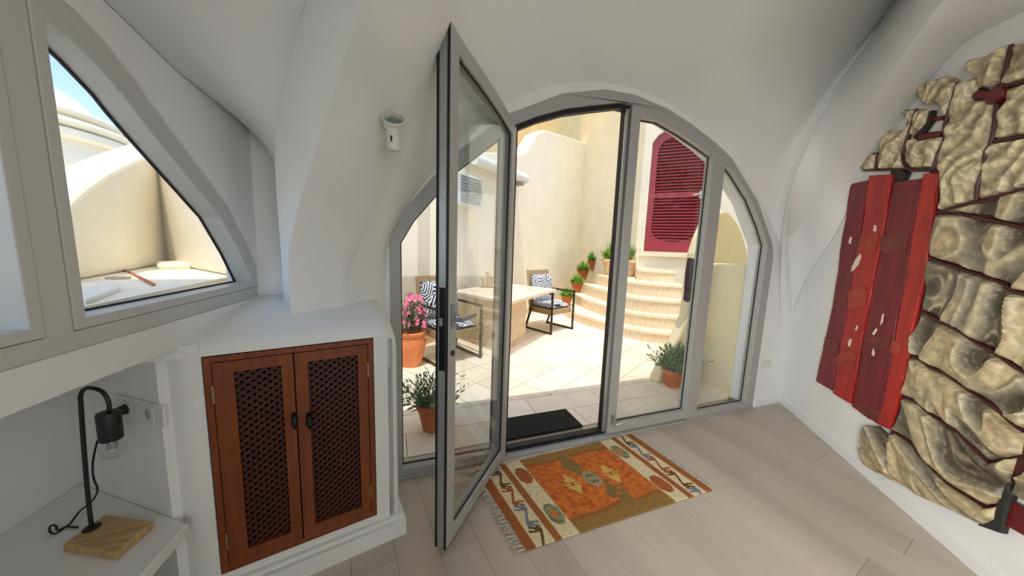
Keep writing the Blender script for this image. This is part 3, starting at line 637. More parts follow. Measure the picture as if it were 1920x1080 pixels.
zr = [0, 0, 0, rimpt(248, 301)[1]]
m = MB(); m.lathe([(rimpt(240, 300)[0]-.3, -1), (rimpt(240, 300)[0]-.3, zr[3]+.1)], (dc.x, dc.y, 0), 48); m.build('drum', M['dome'], dm, smooth='auto')
bo = dep(270, 300, 70); bd = V((AR.x, AR.y, 0)).normalized(); bn = V((bd.y, -bd.x, 0)); bo.z = 0; fB = frame(bo, bd, bn)
ap = thing('apartment_building', 'distant white apartment block with balconies under blue sky', 'building', tuple(bo))
bz1 = dep(270, 247, 70).z; m = MB(); m.obox(fB(-7, 0, 0), bd*18, -bn*8, Z*bz1); m.build('wall', M['bldg'], ap)
for i in range(5):
    zf = bz1-1.3-i*2.9; m = MB(); m.obox(fB(-7, zf, 0), bd*18, bn*1.4, Z*.25); bl = m.build('balcony', M['bldg'], ap)
    m = MB(); m.obox(fB(-7, zf+.9, 1.3), bd*18, bn*.08, Z*.12); m.obox(fB(-7, zf+.45, 1.3), bd*18, bn*.08, Z*.1); m.build('railing', M['bldg'], bl)
    for j in range(6): m = MB(); m.obox(fB(-6.2+j*3, zf+.3, .0), bd*1.7, bn*.06, Z*1.7); m.build('window', M['bldgw'], ap)
# ================================================================== things in the courtyard
TH = .78
tf, tr, tb, tl = V((1.39, 3.88, 0)), V((2.66, 5.0, 0)), V((1.98, 5.95, 0)), V((.82, 4.98, 0))
tb_ = thing('garden_table', 'marble-topped stone table between the two patterned chairs', 'table', (1.78, 4.8, GZ))
m = MB(); m.prism([p+Z*(TH-.05) for p in (tf, tr, tb, tl)], Z*.05); m.build('table_top', M['marble'], tb_, bevel=.008)
p0, p1 = V((1.542, 4.363, 0)), V((2.018, 4.789, 0)); pv = (p1-p0); pw = V((-pv.y, pv.x, 0)).normalized()*.62
m = MB(); m.prism([p+Z*GZ for p in (p0, p1, p1+pw, p0+pw)], Z*(TH-.05-GZ)); m.build('pedestal', M['travertine'], tb_, bevel=.006)
m = MB(); e = pv.normalized()*.02; m.prism([p+Z*GZ for p in (p0-e-pw*.03, p1+e-pw*.03, p1+e+pw*1.03, p0-e+pw*1.03)], Z*.06); m.build('plinth', M['travertine'], tb_, bevel=.004)
cp_ = flr(913, 538, TH); t = thing('candle_holder', 'small brass cluster of candle cups on the stone table', 'candle holder', tuple(cp_))
for dx_, dy_, h in ((-.07, 0, .17), (.02, .03, .26), (.08, -.02, .19)):
    m = MB(); m.lathe([(.05, 0), (.045, .012), (.012, .03), (.014, h*.5), (.012, h-.06), (.035, h-.05), (.04, h), (.03, h-.01)], cp_+V((dx_, dy_, 0)), 16); m.build('cup', M['brass'], t, smooth='auto')
m = MB(); m.lathe([(.14, 0), (.145, .008), (.05, .014)], cp_, 24); m.build('tray', M['brass'], t, smooth='auto')
def make_chair():
    t = thing('garden_chair', '', 'chair', group='patterned garden chairs'); W, D, AHt = .66, .66, .745; b = .032
    for s in (-1, 1):
        x = s*(W/2-b/2); m = MB()
        m.box((x, -D/2+b/2, AHt/2), b, b, AHt); m.box((x, 0, b/2), b, D, b); m.box((x, -.02, AHt-b/2), b, D-.04, b)
        m.prism([(x-b/2, D/2-b, 0), (x-b/2, D/2, 0), (x-b/2, D/2-.13, .42), (x-b/2, D/2-.17, .42)], (b, 0, 0)); m.build('side_frame', M['chairmetal'], t, local=True, bevel=.003)
    m = MB(); m.box((0, -.01, .385), W-2*b, D-.10, .10); m.build('seat', M['wicker'], t, local=True, bevel=.008)
    m = MB(); m.prism([(-.30, .22, .42), (.30, .22, .42), (.30, .265, .42), (-.30, .265, .42)], (0, .10, .68)); m.build('backrest', M['wicker'], t, local=True, bevel=.008)
    m = MB(); n = 10
    def pad(fx): 
        rows = []
        for i in range(n+1):
            r = []
            for j in range(n+1):
                u, v = i/n*2-1, j/n*2-1; h = (max(0, 1-u**6)*max(0, 1-v**6))**.5; r.append((u, v, h))
            rows.append(r)
        m.loft([[fx(*p) for p in r] for r in rows]); m.loft([[fx(p[0], p[1], -p[2]) for p in r] for r in rows])
    pad(lambda u, v, h: V((u*.275, v*.26-.02, .475+h*.045))); m.build('seat_cushion', M['fabric'], t, local=True, smooth=True)
    m = MB(); pad(lambda u, v, h: V((u*.285, .205+v*.045+(-h)*.06, .755+v*.265))); m.build('back_cushion', M['fabric'], t, local=True, smooth=True)
    return t
ch = make_chair(); cf = V((.40, -.917, 0)); rz = math.asin(.40)
for o, mid, lb in ((ch, V((2.86, 5.05, GZ)), 'dark-framed garden chair with palm-print cushions at the right end of the table'), (copy_tree(ch), V((.79, 3.96, GZ)), 'dark-framed garden chair with palm-print cushions behind the pink flowers')):
    o.location = mid-cf*.33; o.rotation_euler = (0, 0, rz); o['label'] = lb
# wall machine and rolled awning on the courtyard wall
def w1p(px, py, off): return on(px, py, w1o+w1n*off, w1n)
a, b = w1p(862, 322, .22), w1p(903, 390, .22); ln = (b-a) @ w1d; hh_ = a.z-b.z
t = thing('air_conditioner', 'white slatted air conditioner box on the cream courtyard wall', 'air conditioner', tuple(w1p(884, 356, .1)))
m = MB(); m.obox(V((a.x, a.y, b.z)), w1d*ln, -w1n*.22, Z*hh_); m.build('body', M['acwhite'], t, bevel=.01)
for i in range(9): m = MB(); m.obox(V((a.x, a.y, b.z+hh_*(.08+i*.1)))+w1d*ln*.05, w1d*ln*.9, w1n*.018, Z*.018); m.build('grille_slat', M['greylever'], t)
fc_ = V((a.x, a.y, b.z+hh_*.42))+w1d*ln*.62
for r in (.06, .12, .18): m = MB(); m.tube([fc_+w1n*.024+w1d*r*math.cos(q*PI/12)+Z*r*math.sin(q*PI/12) for q in range(25)], .006, 6); m.build('fan_ring', M['greylever'], t, smooth='auto')
a, b = w1p(890, 298, .22), w1p(985, 315, .22); b.z = a.z
t = thing('rolled_awning', 'white rolled awning case fixed high on the courtyard wall', 'awning', tuple(a.lerp(b, .5)))
m = MB(); m.tube([a, b], .085, 16); m.build('case', M['acwhite'], t, smooth='auto')
m = MB(); m.obox(a-w1n*.22-Z*.02, b-a, w1n*.20, Z*.13); m.build('cover', M['acwhite'], t, bevel=.01)
m = MB(); m.tube([b, b+w1d*.03], .092, 16); m.build('end_cap', M['plastic'], t, smooth='auto')
m = MB(); m.obox(b-w1d*.16-w1n*.22-Z*.16, w1d*.07, w1n*.26, Z*.10); m.build('bracket', M['alu'], t, bevel=.006)
# ------------------------------------------------------------------ pots and plants
def blades(mb, c, n, L, spread, wdt, up=.55, seed=0, droop=.25, r0=.04):
    rnd = random.Random(seed)
    for i in range(n):
        a = rnd.uniform(0, 2*PI); tilt = rnd.uniform(0, spread); l = L*rnd.uniform(.6, 1.1)
        d = V((math.cos(a)*math.sin(tilt), math.sin(a)*math.sin(tilt), math.cos(tilt))); s = V((-math.sin(a), math.cos(a), 0))
        o = V(c)+V((math.cos(a), math.sin(a), 0))*r0*rnd.uniform(.1, 1)
        p1_ = o+d*l*.5; p2_ = o+d*l-Z*droop*l*math.sin(tilt)
        mb.add([o-s*wdt*.3, o+s*wdt*.3, p1_+s*wdt*.5, p2_, p1_-s*wdt*.5], [(0, 1, 2, 4), (4, 2, 3)])
def sprigs(mb, c, n, L, spread, seed, lw=.006, ll=.045, per=9, r0=.06):
    """stems carrying narrow leaves"""
    rnd = random.Random(seed)
    for i in range(n):
        a = rnd.uniform(0, 2*PI); tilt = rnd.uniform(.02, spread); l = L*rnd.uniform(.65, 1.08)
        d = V((math.cos(a)*math.sin(tilt), math.sin(a)*math.sin(tilt), math.cos(tilt)))
        o = V(c)+V((math.cos(a), math.sin(a), 0))*r0*rnd.uniform(.0, 1); q = d.orthogonal().normalized(); r_ = d.cross(q)
        mb.add([o-q*.0015, o+q*.0015, o+d*l], [(0, 1, 2)])
        for k in range(per):
            f = .15+.85*k/per; b = rnd.uniform(0, 2*PI); s = (q*math.cos(b)+r_*math.sin(b)); ld = (s*.8+d*.75).normalized(); le = ll*rnd.uniform(.7, 1.15)
            p = o+d*l*f; wv = ld.cross(d).normalized()*lw
            mb.add([p, p+ld*le*.45+wv, p+ld*le, p+ld*le*.45-wv], [(0, 1, 2, 3)])
def pot(name, label, loc, rb, rt, h, m_, group=None, rim=True, cat='potted plant'):
    t = thing(name, label, cat, tuple(loc), group); m = MB()
    pr = [(rb*.9, 0), (rb, .005), (rb+(rt-rb)*.8, h*.8)]
    pr += [(rt*1.02, h*.81), (rt*1.06, h*.9), (rt*1.04, h), (rt*.93, h), (rt*.9, h*.9)] if rim else [(rt, h), (rt*.92, h), (rt*.9, h*.9)]
    m.lathe(pr, loc, 28); m.build('pot', m_, t, smooth='auto')
    m = MB(); m.lathe([(rt*.9, h*.88), (.01, h*.9)], loc, 20); m.build('soil', M['soil'], t); return t
l1 = flr(812, 812, GZ); l1.y += .07; t = pot('potted_plant', 'terracotta pot with a spiky green bush inside the left glass panel view', l1, .075, .125, .235, M['terracotta'])
t['label'] = 'terracotta pot of dark spiky greenery in front of the pink flower urn'
m = MB(); sprigs(m, l1+Z*.20, 85, .30, 1.05, 3, .007, .065, 10, .10); m.build('foliage', M['leaf'], t, kind='stuff')
l2 = flr(1266, 727, GZ); l2.y += .05; t = pot('potted_plant', 'terracotta pot of dark spiky greenery at the foot of the fin wall', l2, .075, .115, .21, M['terracotta'])
m = MB(); sprigs(m, l2+Z*.18, 85, .31, 1.15, 9, .008, .07, 10, .10); m.build('foliage', M['leaf'], t, kind='stuff')
l3 = flr(772, 690, GZ); l3.y += .12
t = thing('flower_urn', 'tall orange clay urn full of pink flowers by the left chair', 'flower pot', tuple(l3)); m = MB()
m.lathe([(.115, 0), (.12, .01), (.165, .18), (.178, .28), (.165, .36), (.155, .385), (.175, .40), (.182, .43), (.172, .445), (.15, .44), (.145, .40)], l3, 32); m.build('urn', M['orangepot'], t, smooth='auto')
for a in (-.25, PI-.5):
    c = l3+V((math.cos(a)*.165, math.sin(a)*.165, .36)); m = MB(); u_ = V((math.cos(a), math.sin(a), 0)); m.tube([c+Z*.04, c+u_*.03+Z*.01, c+u_*.035-Z*.03, c+u_*.005-Z*.06], .012, 8); m.build('handle', M['orangepot'], t, smooth=True)
m = MB(); sprigs(m, l3+Z*.40, 60, .44, .55, 5, .010, .06, 12, .12); m.build('foliage', M['leaf3'], t, kind='stuff')
m = MB(); rnd = random.Random(4)
for i in range(70):
    a = rnd.uniform(0, 2*PI); hgt = rnd.uniform(.06, .48); r = (.19-.10*max(0, hgt-.22)/.26)*rnd.uniform(.55, 1.05); c = l3+V((math.cos(a)*r+.02, math.sin(a)*r, .42+hgt)); nrm = V((math.cos(a), math.sin(a)-.4, .6)).normalized(); q = nrm.orthogonal().normalized(); s_ = nrm.cross(q)
    for k in range(5):
        b = 2*PI*k/5+i; d = q*math.cos(b)+s_*math.sin(b); e2_ = q*math.cos(b+.6)+s_*math.sin(b+.6); e1_ = q*math.cos(b-.6)+s_*math.sin(b-.6)
        m.add([c, c+e1_*.022+nrm*.006, c+d*.034+nrm*.004, c+e2_*.022+nrm*.006], [(0, 1, 2, 3)])
m.build('blossoms', M['pink'], t, kind='stuff')
sp = [((1112, 507), .90, 'on the fourth step'), ((1092, 525), .65, 'on the third step'), ((1081, 549), .40, 'on the second step'), ((1062, 574), .165, 'half hidden by the chair on the lowest step')]
for i, ((x, y), z, lb) in enumerate(sp):
    c = flr(x, y, z); k_ = ((c-EYE) @ AW)/7; c += (c-EYE).normalized().xy.to_3d()*.12
    t = pot('step_planter', 'small terracotta pot of fresh green leaves '+lb, c, .08*k_, .125*k_, .21*k_, M['terracotta'], 'small pots up the steps')
    m = MB(); blades(m, c+Z*.18*k_, 170, .25*k_, 1.2, .034*k_, seed=20+i, r0=.09); m.build('foliage', M['leaf2'], t, kind='stuff')
c = flr(1163, 518, .90); c += (c-EYE).normalized().xy.to_3d()*.36
t = pot('round_planter', 'wide pale clay planter with leafy plants beside the crimson door', c, .36, .46, .38, M['planter'])
m = MB()
for k, (a, b) in enumerate(((-.26, .0), (.22, -.05), (.0, .1), (.16, .12))): blades(m, c+Z*.32+AR.xy.to_3d()*a+V((0, b, 0)), 130,   .50, 1.0, .05, seed=40+k, r0=.08)
m.build('foliage', M['leaf2'], t, kind='stuff')
m = MB(); m.box((1.13, 2.365, GZ+.008), .75, .30, .016); tag(m.build('door_mat', M['mat'], bevel=.004), 'black doormat just outside the open glass door', 'doormat')
# ================================================================== things in the room
# ---- lattice cabinet
cab = thing('cabinet', 'reddish pine cabinet with two lattice doors set in the white pier', 'cabinet', tuple(fC((CL+CR)/2, CB, 0)))
m = MB(); bw = .022
m.plate(fC, [(CL, CB), (CR, CB), (CR, CT), (CL, CT)], [[(CL+bw, CB+bw), (CR-bw, CB+bw), (CR-bw, CT-bw), (CL+bw, CT-bw)]], .006, -.05); m.build('frame', M['orange_wood'], cab, bevel=.002)
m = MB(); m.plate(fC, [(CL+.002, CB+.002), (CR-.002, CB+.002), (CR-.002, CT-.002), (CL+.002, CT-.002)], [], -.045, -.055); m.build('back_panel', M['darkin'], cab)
sp_ = (on(560.5, 850, c0, cn)-c0) @ cd
def s_at(px, py): return (on(px, py, c0, cn)-c0) @ cd
for sd, (a, b, wl_, wr_) in enumerate(((CL+bw+.002, sp_-.002, .062, .042), (sp_+.002, CR-bw-.002, .046, .042))):
    z0, z1 = CB+bw+.002, CT-bw-.002; hole = [(a+wl_, z0+.05), (b-wr_, z0+.05), (b-wr_, z1-.045), (a+wl_, z1-.045)]
    d = thing('door', None, None); d.parent = cab; C.objects.unlink(d); bpy.data.objects.remove(d)
    m = MB(); m.plate(fC, [(a, z0), (b, z0), (b, z1), (a, z1)], [hole], .009, -.016); dr = m.build('door', M['orange_wood'], cab, bevel=.002)
    m = MB(); x0, y0_, x1, y1_ = hole[0][0]-.004, hole[0][1]-.004, hole[2][0]+.004, hole[2][1]+.004
    for q, sl in enumerate((1, -1)):
        c_ = -3.0
        while c_ < 3.0:
            # strip centred on z = sl*x*.8 + c_
            pts = clip([(x0, sl*.8*x0+c_-.0072), (x1, sl*.8*x1+c_-.0072), (x1, sl*.8*x1+c_+.0072), (x0, sl*.8*x0+c_+.0072)], [(0, -1, -y0_), (0, 1, y1_)])
            if len(pts) >= 3: m.prism([fC(u, z, -.004-.005*q) for u, z in pts], cn*-.005)
            c_ += .0285
    m.build('lattice', M['lattice'], dr, kind='stuff')
    hx = on(553 if sd == 0 else 580, 786, c0+cn*.009, cn); m = MB(); m.box(hx+cn*.003, .020, .006, .062, math.atan2(cd.y, cd.x))
    m.tube([hx+cn*.006+Z*.024, hx+cn*.022+Z*.018, hx+cn*.026-Z*.010, hx+cn*.012-Z*.034], [.007, .010, .012, .006], 10); m.build('handle', M['iron'], dr, smooth='auto')
    for zz in (z0+.12, z1-.12):
        m = MB(); e = fC(a-.001 if sd == 0 else b+.001, zz, .010); m.tube([e-Z*.035, e+Z*.035], .004, 8); m.build('hinge', M['brass'], dr, smooth='auto')
# ---- bulb lamp on the shelf
sz = .45; rb = flr(172, 990, sz+.03); L = thing('table_lamp', 'black bent-rod lamp with bare bulb on a wooden block base', 'lamp', (rb.x, rb.y, sz))
bq = [flr(x, y, sz+.03) for x, y in ((116, 1021), (199, 963), (288, 977), (217, 1037))]
m = MB(); m.prism([V((p.x, p.y, sz+.0005)) for p in bq], Z*.0295); m.build('base', M['lampwood'], L, bevel=.006, seg=3)
m = MB(); m.lathe([(.021, 0), (.022, .003), (.018, .006), (.008, .008)], rb, 20); m.build('collar', M['matblack'], L, smooth='auto')
vd = V((AR.x, AR.y, 0)).normalized(); pn_l = V((vd.y, -vd.x, 0))
def lp(px, py): return on(px, py, rb, pn_l)
tpz = lp(160, 728).z; hd = lp(206, 800)
rod = [rb, lp(165, 930), lp(158, 850), lp(152, 765), lp(151, 742), lp(156, 731), lp(168, 727), lp(186, 731), lp(198, 741), lp(205, 760), V((hd.x, hd.y, lp(206, 778).z))]
m = MB(); m.tube(resample(smooth_poly(rod, 5), 40), .006, 10); m.build('rod', M['matblack'], L, smooth=True)
zt1, zt0 = lp(205, 773).z, lp(205, 823).z; r_ = .028
m = MB(); m.lathe([(.012, zt1-zt0), (r_*.94, zt1-zt0), (r_, zt1-zt0-.006), (r_, .004), (r_*.97, 0), (.02, 0)], (hd.x, hd.y, zt0), 28); m.build('bulb_holder', M['matblack'], L, smooth='auto')
m = MB(); br = .032; m.lathe([(.014, br*1.25), (.018, br*1.0)]+[(br*math.sin(a), br*math.cos(a)) for a in [.62+(PI-.62)*i/14 for i in range(15)]], (hd.x, hd.y, zt0-br*1.15), 28); m.build('bulb', M['bulb'], L, smooth=True)
m = MB(); m.lathe([(.012, .0), (.014, .03), (.010, .034)], (hd.x, hd.y, zt0-.034), 12); m.build('bulb_cap', M['steel'], L, smooth='auto')
# ---- sockets, plug and cord
sc_ = on(267, 759, pc, a_n)
def fau(px, py): p = on(px, py, pc, a_n); return ((p-pc) @ a_dir, p.z)
ua, za = fau(219, 731); ub, zb_ = fau(313, 786); ub0 = fau(308, 736)[0]; mu = (ua+ub0)/2; su = ub0-ua; mz = (za+fau(228, 784)[1])/2; sz_ = .082
t = thing('wall_socket', 'white double wall socket in the shelf alcove with one black plug', 'socket', tuple(fA(mu, mz, 0)))
m = MB(); m.obox(fA(mu-su/2, mz-sz_/2, .001), a_dir*su, a_n*.009, Z*sz_); m.build('cover_plate', M['plastic'], t, bevel=.003)
pg = None
for q in (-1, 1):
    c = fA(mu+q*su*.225-.0, mz, .010); m = MB(); m.obox(c-a_dir*.027-Z*.027, a_dir*.054, a_n*.003, Z*.054); f_ = m.build('socket_frame', M['plastic'], t, bevel=.002)
    m = MB(); m.lathe([(.020, .003), (.0215, .0045), (.0195, .005), (.0185, -.004), (.001, -.004)], c, 24, a_n); m.build('socket_well', M['creamplastic'], f_, smooth='auto')
    for e in (-1, 1): m = MB(); m.tube([c+a_dir*.006*e-a_n*.0035, c+a_dir*.006*e-a_n*.002], .0028, 8); m.build('pin_hole', M['dark'], f_)
    if q < 0: pg = c
cd_ = [pg+a_n*.004, pg+a_n*.030-a_dir*.012-Z*.006]
P = thing('power_cord', 'black lamp cord with plug running from the socket to the shelf', 'cord', tuple(pg))
m = MB(); m.tube([pg+a_n*.004, pg+a_n*.018, pg+a_n*.034-a_dir*.02-Z*.010, pg+a_n*.045-a_dir*.045-Z*.02], [.018, .017, .009, .005], 14); m.build('plug', M['matblack'], P, smooth='auto')
def ap_(px, py, o): return on(px, py, pc+a_n*o, a_n)
crd = [pg+a_n*.045-a_dir*.045-Z*.02, ap_(205, 790, .06), ap_(184, 824, .07), ap_(174, 868, .07), ap_(176, 898, .06), ap_(183, 917, .06), ap_(174, 938, .05), flr(150, 958, sz+.02), flr(133, 980, sz+.006), flr(120, 990, sz+.006), flr(103, 1001, sz+.006), flr(93, 996, sz+.014), flr(95, 985, sz+.02), flr(105, 986, sz+.018), flr(108, 995, sz+.008), flr(122, 988, sz+.006), flr(146, 989, sz+.006)]
m = MB(); m.tube(resample(smooth_poly(crd, 6), 90), .0032, 7); m.build('cable', M['matblack'], P, smooth=True)
oc = ony(1436, 682, 1.991); t = thing('wall_socket', 'cream double wall outlet right of the arched glass doors', 'socket', tuple(oc))
m = MB(); m.obox(oc+V((-.062, 0, -.038)), V((.124, 0, 0)), V((0, -.009, 0)), Z*.076); m.build('cover_plate', M['creamplastic'], t, bevel=.003)
for q in (-1, 1):
    m = MB(); m.obox(oc+V((q*.027-.020, -.009, -.020)), V((.040, 0, 0)), V((0, -.004, 0)), Z*.040); f_ = m.build('socket_frame', M['plastic'], t, bevel=.002)
    m = MB(); m.lathe([(.015, .0), (.016, .003), (.014, .004), (.013, .001), (.001, .001)], oc+V((q*.027, -.012, 0)), 18, (0, -1, 0)); m.build('socket_well', M['creamplastic'], f_, smooth='auto')
# ---- spotlight on the pier
P0 = ony(711, 229, (E1[5].y+E2[5].y)/2+.0); pn3 = ((E1[5]-E2[5]).cross(E1[6]-E1[4])).normalized()
if pn3 @ (EYE-P0) < 0: pn3 = -pn3
t = thing('wall_spotlight', 'small cream cup-shaped spotlight on the white pier face', 'spotlight', tuple(P0))
m = MB(); m.lathe([(.052, -.02), (.052, .006), (.046, .016), (.03, .022), (.001, .024)], P0, 24, pn3); m.build('wall_rose', M['creamplastic'], t, smooth='auto')
so2 = on(738, 222, P0+pn3*.085, pn3); te = (EYE-so2).normalized(); axu = (Z*.72+te*.62).normalized(); bt = so2-axu*.045
m = MB(); m.tube([P0+pn3*.015, P0+pn3*.045+AR*.015, bt+pn3*-.01], .013, 10); m.build('arm', M['creamplastic'], t, smooth='auto')
m = MB(); m.lathe([(.022, -.055), (.034, -.045), (.042, -.02), (.045, 0), (.040, .002), (.038, -.02), (.024, -.036), (.001, -.038)], so2, 28, axu); cu_ = m.build('cup', M['creamplastic'], t, smooth='auto')
m = MB(); m.lathe([(.036, -.016), (.028, -.028), (.001, -.032)], so2, 24, axu); m.build('reflector', M['greylever'], cu_, smooth='auto')
m = MB(); m.ball(so2-axu*.006, .019, 8); m.build('bulb', M['bulb'], cu_, smooth=True)
bx_ = so2-Z*.040-te*.012; m = MB(); m.lathe([(.012, -.088), (.024, -.084), (.027, -.07), (.028, 0), (.022, .012), (.001, .014)], bx_, 24); br_ = m.build('barrel', M['creamplastic'], t, smooth='auto')
sl_ = bx_-Z*.045+(EYE-bx_).xy.to_3d().normalized()*.027-vd*.010; m = MB(); m.box(sl_, .007, .008, .022); m.build('vent_slot', M['dark'], br_)
# ---- kilim rug
rq = [flr(891, 883.5), flr(1183.6, 814.7), flr(1336, 920), flr(986, 1034)]
rug = thing('kilim_rug', 'orange and cream woven kilim with fringed ends on the plank floor', 'rug', tuple((rq[0]+rq[2])/2))
def lin(*c): return srgb(*c)
BRN, BRN2, CRM, ORG, OLV, BLU, RST, GRY, YEL, DKO = lin(160, 94, 42), lin(164, 90, 42), lin(224, 206, 164), lin(210, 114, 42), lin(142, 112, 56), lin(116, 124, 142), lin(166, 90, 44), lin(150, 146, 116), lin(210, 172, 90), lin(104, 76, 28)
def hexa(du, dv, a, b): return abs(dv)/b+max(0, abs(du)/a-.45)*.9 < 1 and abs(du) < a
def rugcol(u, v):
    wd = min(u, 1-u); L_ = u < .5
    n1 = noise.noise(V((u*9, v*5, 3))); n2 = noise.noise(V((u*30, v*22, 9)))
    if wd < .043: return BRN2 if L_ and n1 > 0 else BRN
    if wd < .052: return CRM
    if wd < .120:
        x = (wd-.052)/.068; vv = v if L_ else 1-v; k0 = round((vv+.04)/.245)
        for k in (k0, k0-1, k0+1):                              # meander of hooked signs ending in open hands
            y = (vv+.04-k*.245)*.65/.0884; cc = (BLU, DKO, RST)[k % 3]
            t = max(0, min(1, ((x-.77)*-.50+(y+.50)*1.10)/(.25+1.21))); 
            if math.hypot(x-(.77-.50*t), y-(-.50+1.10*t)) < .085: return cc
            for wx, wy, dx_, dy_ in ((.77, -.50, -.80, -.60), (.27, .60, .80, .60)):
                px_, py_ = x-wx, y-wy; al = px_*dx_+py_*dy_; ac = -px_*dy_+py_*dx_
                if -.05 < al < .74 and abs(ac) < .13+al*.62 and .02 < x < .98:
                    if al < .36 or math.cos(ac/(.13+al*.62)*PI*2.9) > -.30: return cc
        return CRM
    if wd < .127: return CRM
    if wd < .158: return BRN
    if wd < .164: return CRM
    if wd < .240:
        du = wd-.202
        spots = ((.24, 0), (.76, 1)) if L_ else ((.24, 1), (.78, 0))
        for vc, kd in spots:
            dv = v-vc
            if hexa(du, dv, .034, .115):
                if kd == 0: return BRN2 if hexa(du, dv, .009, .03) else (RST if n1 < .25 else lin(146, 80, 40))
                st = abs(du)/.018+abs(dv)/.06
                if st < 1 and (abs(du) < .005 or abs(dv) < .016 or abs(abs(du)/.018-abs(dv)/.06) < .22): return ORG
                return lin(142, 142, 106) if n2 > -.15 else lin(112, 120, 86)
        return CRM
    if wd < .244: return lin(176, 150, 100)
    e = min(v*1.15, (1-v)*1.0)+n1*.05+n2*.02
    base = OLV if e < .12 else (lin(150, 92, 36) if e < .16 else ORG)
    if base == ORG: base = mixc(ORG, lin(176, 84, 28), .3+n2*1.2+noise.noise(V((u*60, v*9, 2)))*.5)
    elif base == OLV: base = mixc(OLV, lin(164, 112, 50), .25+n2*.8)
    du, dv = u-.505, v-.5
    if abs(du)/.042+abs(dv)/.135 < 1.25 and abs(du) < .040 and abs(dv) < .11:
        if abs(abs(dv)-.03-abs(math.sin(du*160))*.02) < .012 and abs(du) < .022: return DKO
        return GRY
    for cx, cy, s_ in ((.47, .25, .055), (.555, .74, .06)):
        if abs(u-cx)/s_+abs(v-cy)/(s_*3.4) < 1 and n2 > -.3: return lin(132, 106, 56)
    for cx in (.392, .618):
        du, dv = abs(u-cx), abs(v-.5)
        if du/.045+dv/.15 < 1:
            st = int(dv/.030)
            if du < .008 and dv < .03: return RST
            if (du < .046-st*.009) and not (.010 < dv % .060 < .026 and du > .016): return YEL
    return base
m = MB(); NU, NV = 400, 200; rows = []
for j in range(NV+1):
    r = []
    for i in range(NU+1):
        u, v = i/NU, j/NV; p = rq[0].lerp(rq[1], u).lerp(rq[3].lerp(rq[2], u), v)
        hgt = .0075+.0015*math.sin(u*38+v*3)*(1 if 0 < v < 1 else .4)+.0012*noise.noise(V((u*8, v*8, 0)))
        if i in (0, NU) or j in (0, NV): hgt = .004
        r.append(V((p.x, p.y, hgt))); m.c.append(rugcol(u, v))
    rows.append(r)
m.loft(rows)
def edge(f):
    a = [f(k) for k in range(2)]
    return a
per = [(i, 0) for i in range(NU+1)]+[(NU, j) for j in range(1, NV+1)]+[(i, NV) for i in range(NU-1, -1, -1)]+[(0, j) for j in range(NV-1, 0, -1)]
b = len(m.v); lowv = [V((rows[j][i].x, rows[j][i].y, .0004)) for i, j in per]; m.add(lowv, []); m.c += [lin(120, 60, 24)]*len(per)
for k in range(len(per)):
    k2 = (k+1) % len(per); ia, ib = per[k][1]*(NU+1)+per[k][0], per[k2][1]*(NU+1)+per[k2][0]; m.f.append((ia, ib, b+k2, b+k))
m.build('woven_field', M['rug'], rug, smooth=True)
m = MB(); rnd = random.Random(2)
for sd, (A_, B_), n, ln_ in ((0, (rq[0], rq[3]), 95, .060), (1, (rq[1], rq[2]), 70, .030)):
    out = (rq[0]-rq[1]).normalized() if sd == 0 else (rq[1]-rq[0]).normalized(); along = (B_-A_).normalized()
    for i in range(n):
        o = A_.lerp(B_, (i+.5)/n)+Z*.005; l = ln_*rnd.uniform(.6, 1.15); s_ = rnd.uniform(-.5, .5)
        pts = [o-out*.004, o+out*l*.4+along*l*s_*.3+Z*rnd.uniform(.0, .006), o+out*l*.75+along*l*(s_*.6+rnd.uniform(-.25, .25))+Z*.002, o+out*l+along*l*(s_+rnd.uniform(-.3, .3))-Z*.002]
        m.tube(pts, [.0022, .0024, .0022, .0014], 5)
m.build('fringe', M['fringe'], rug, kind='stuff', smooth=True)
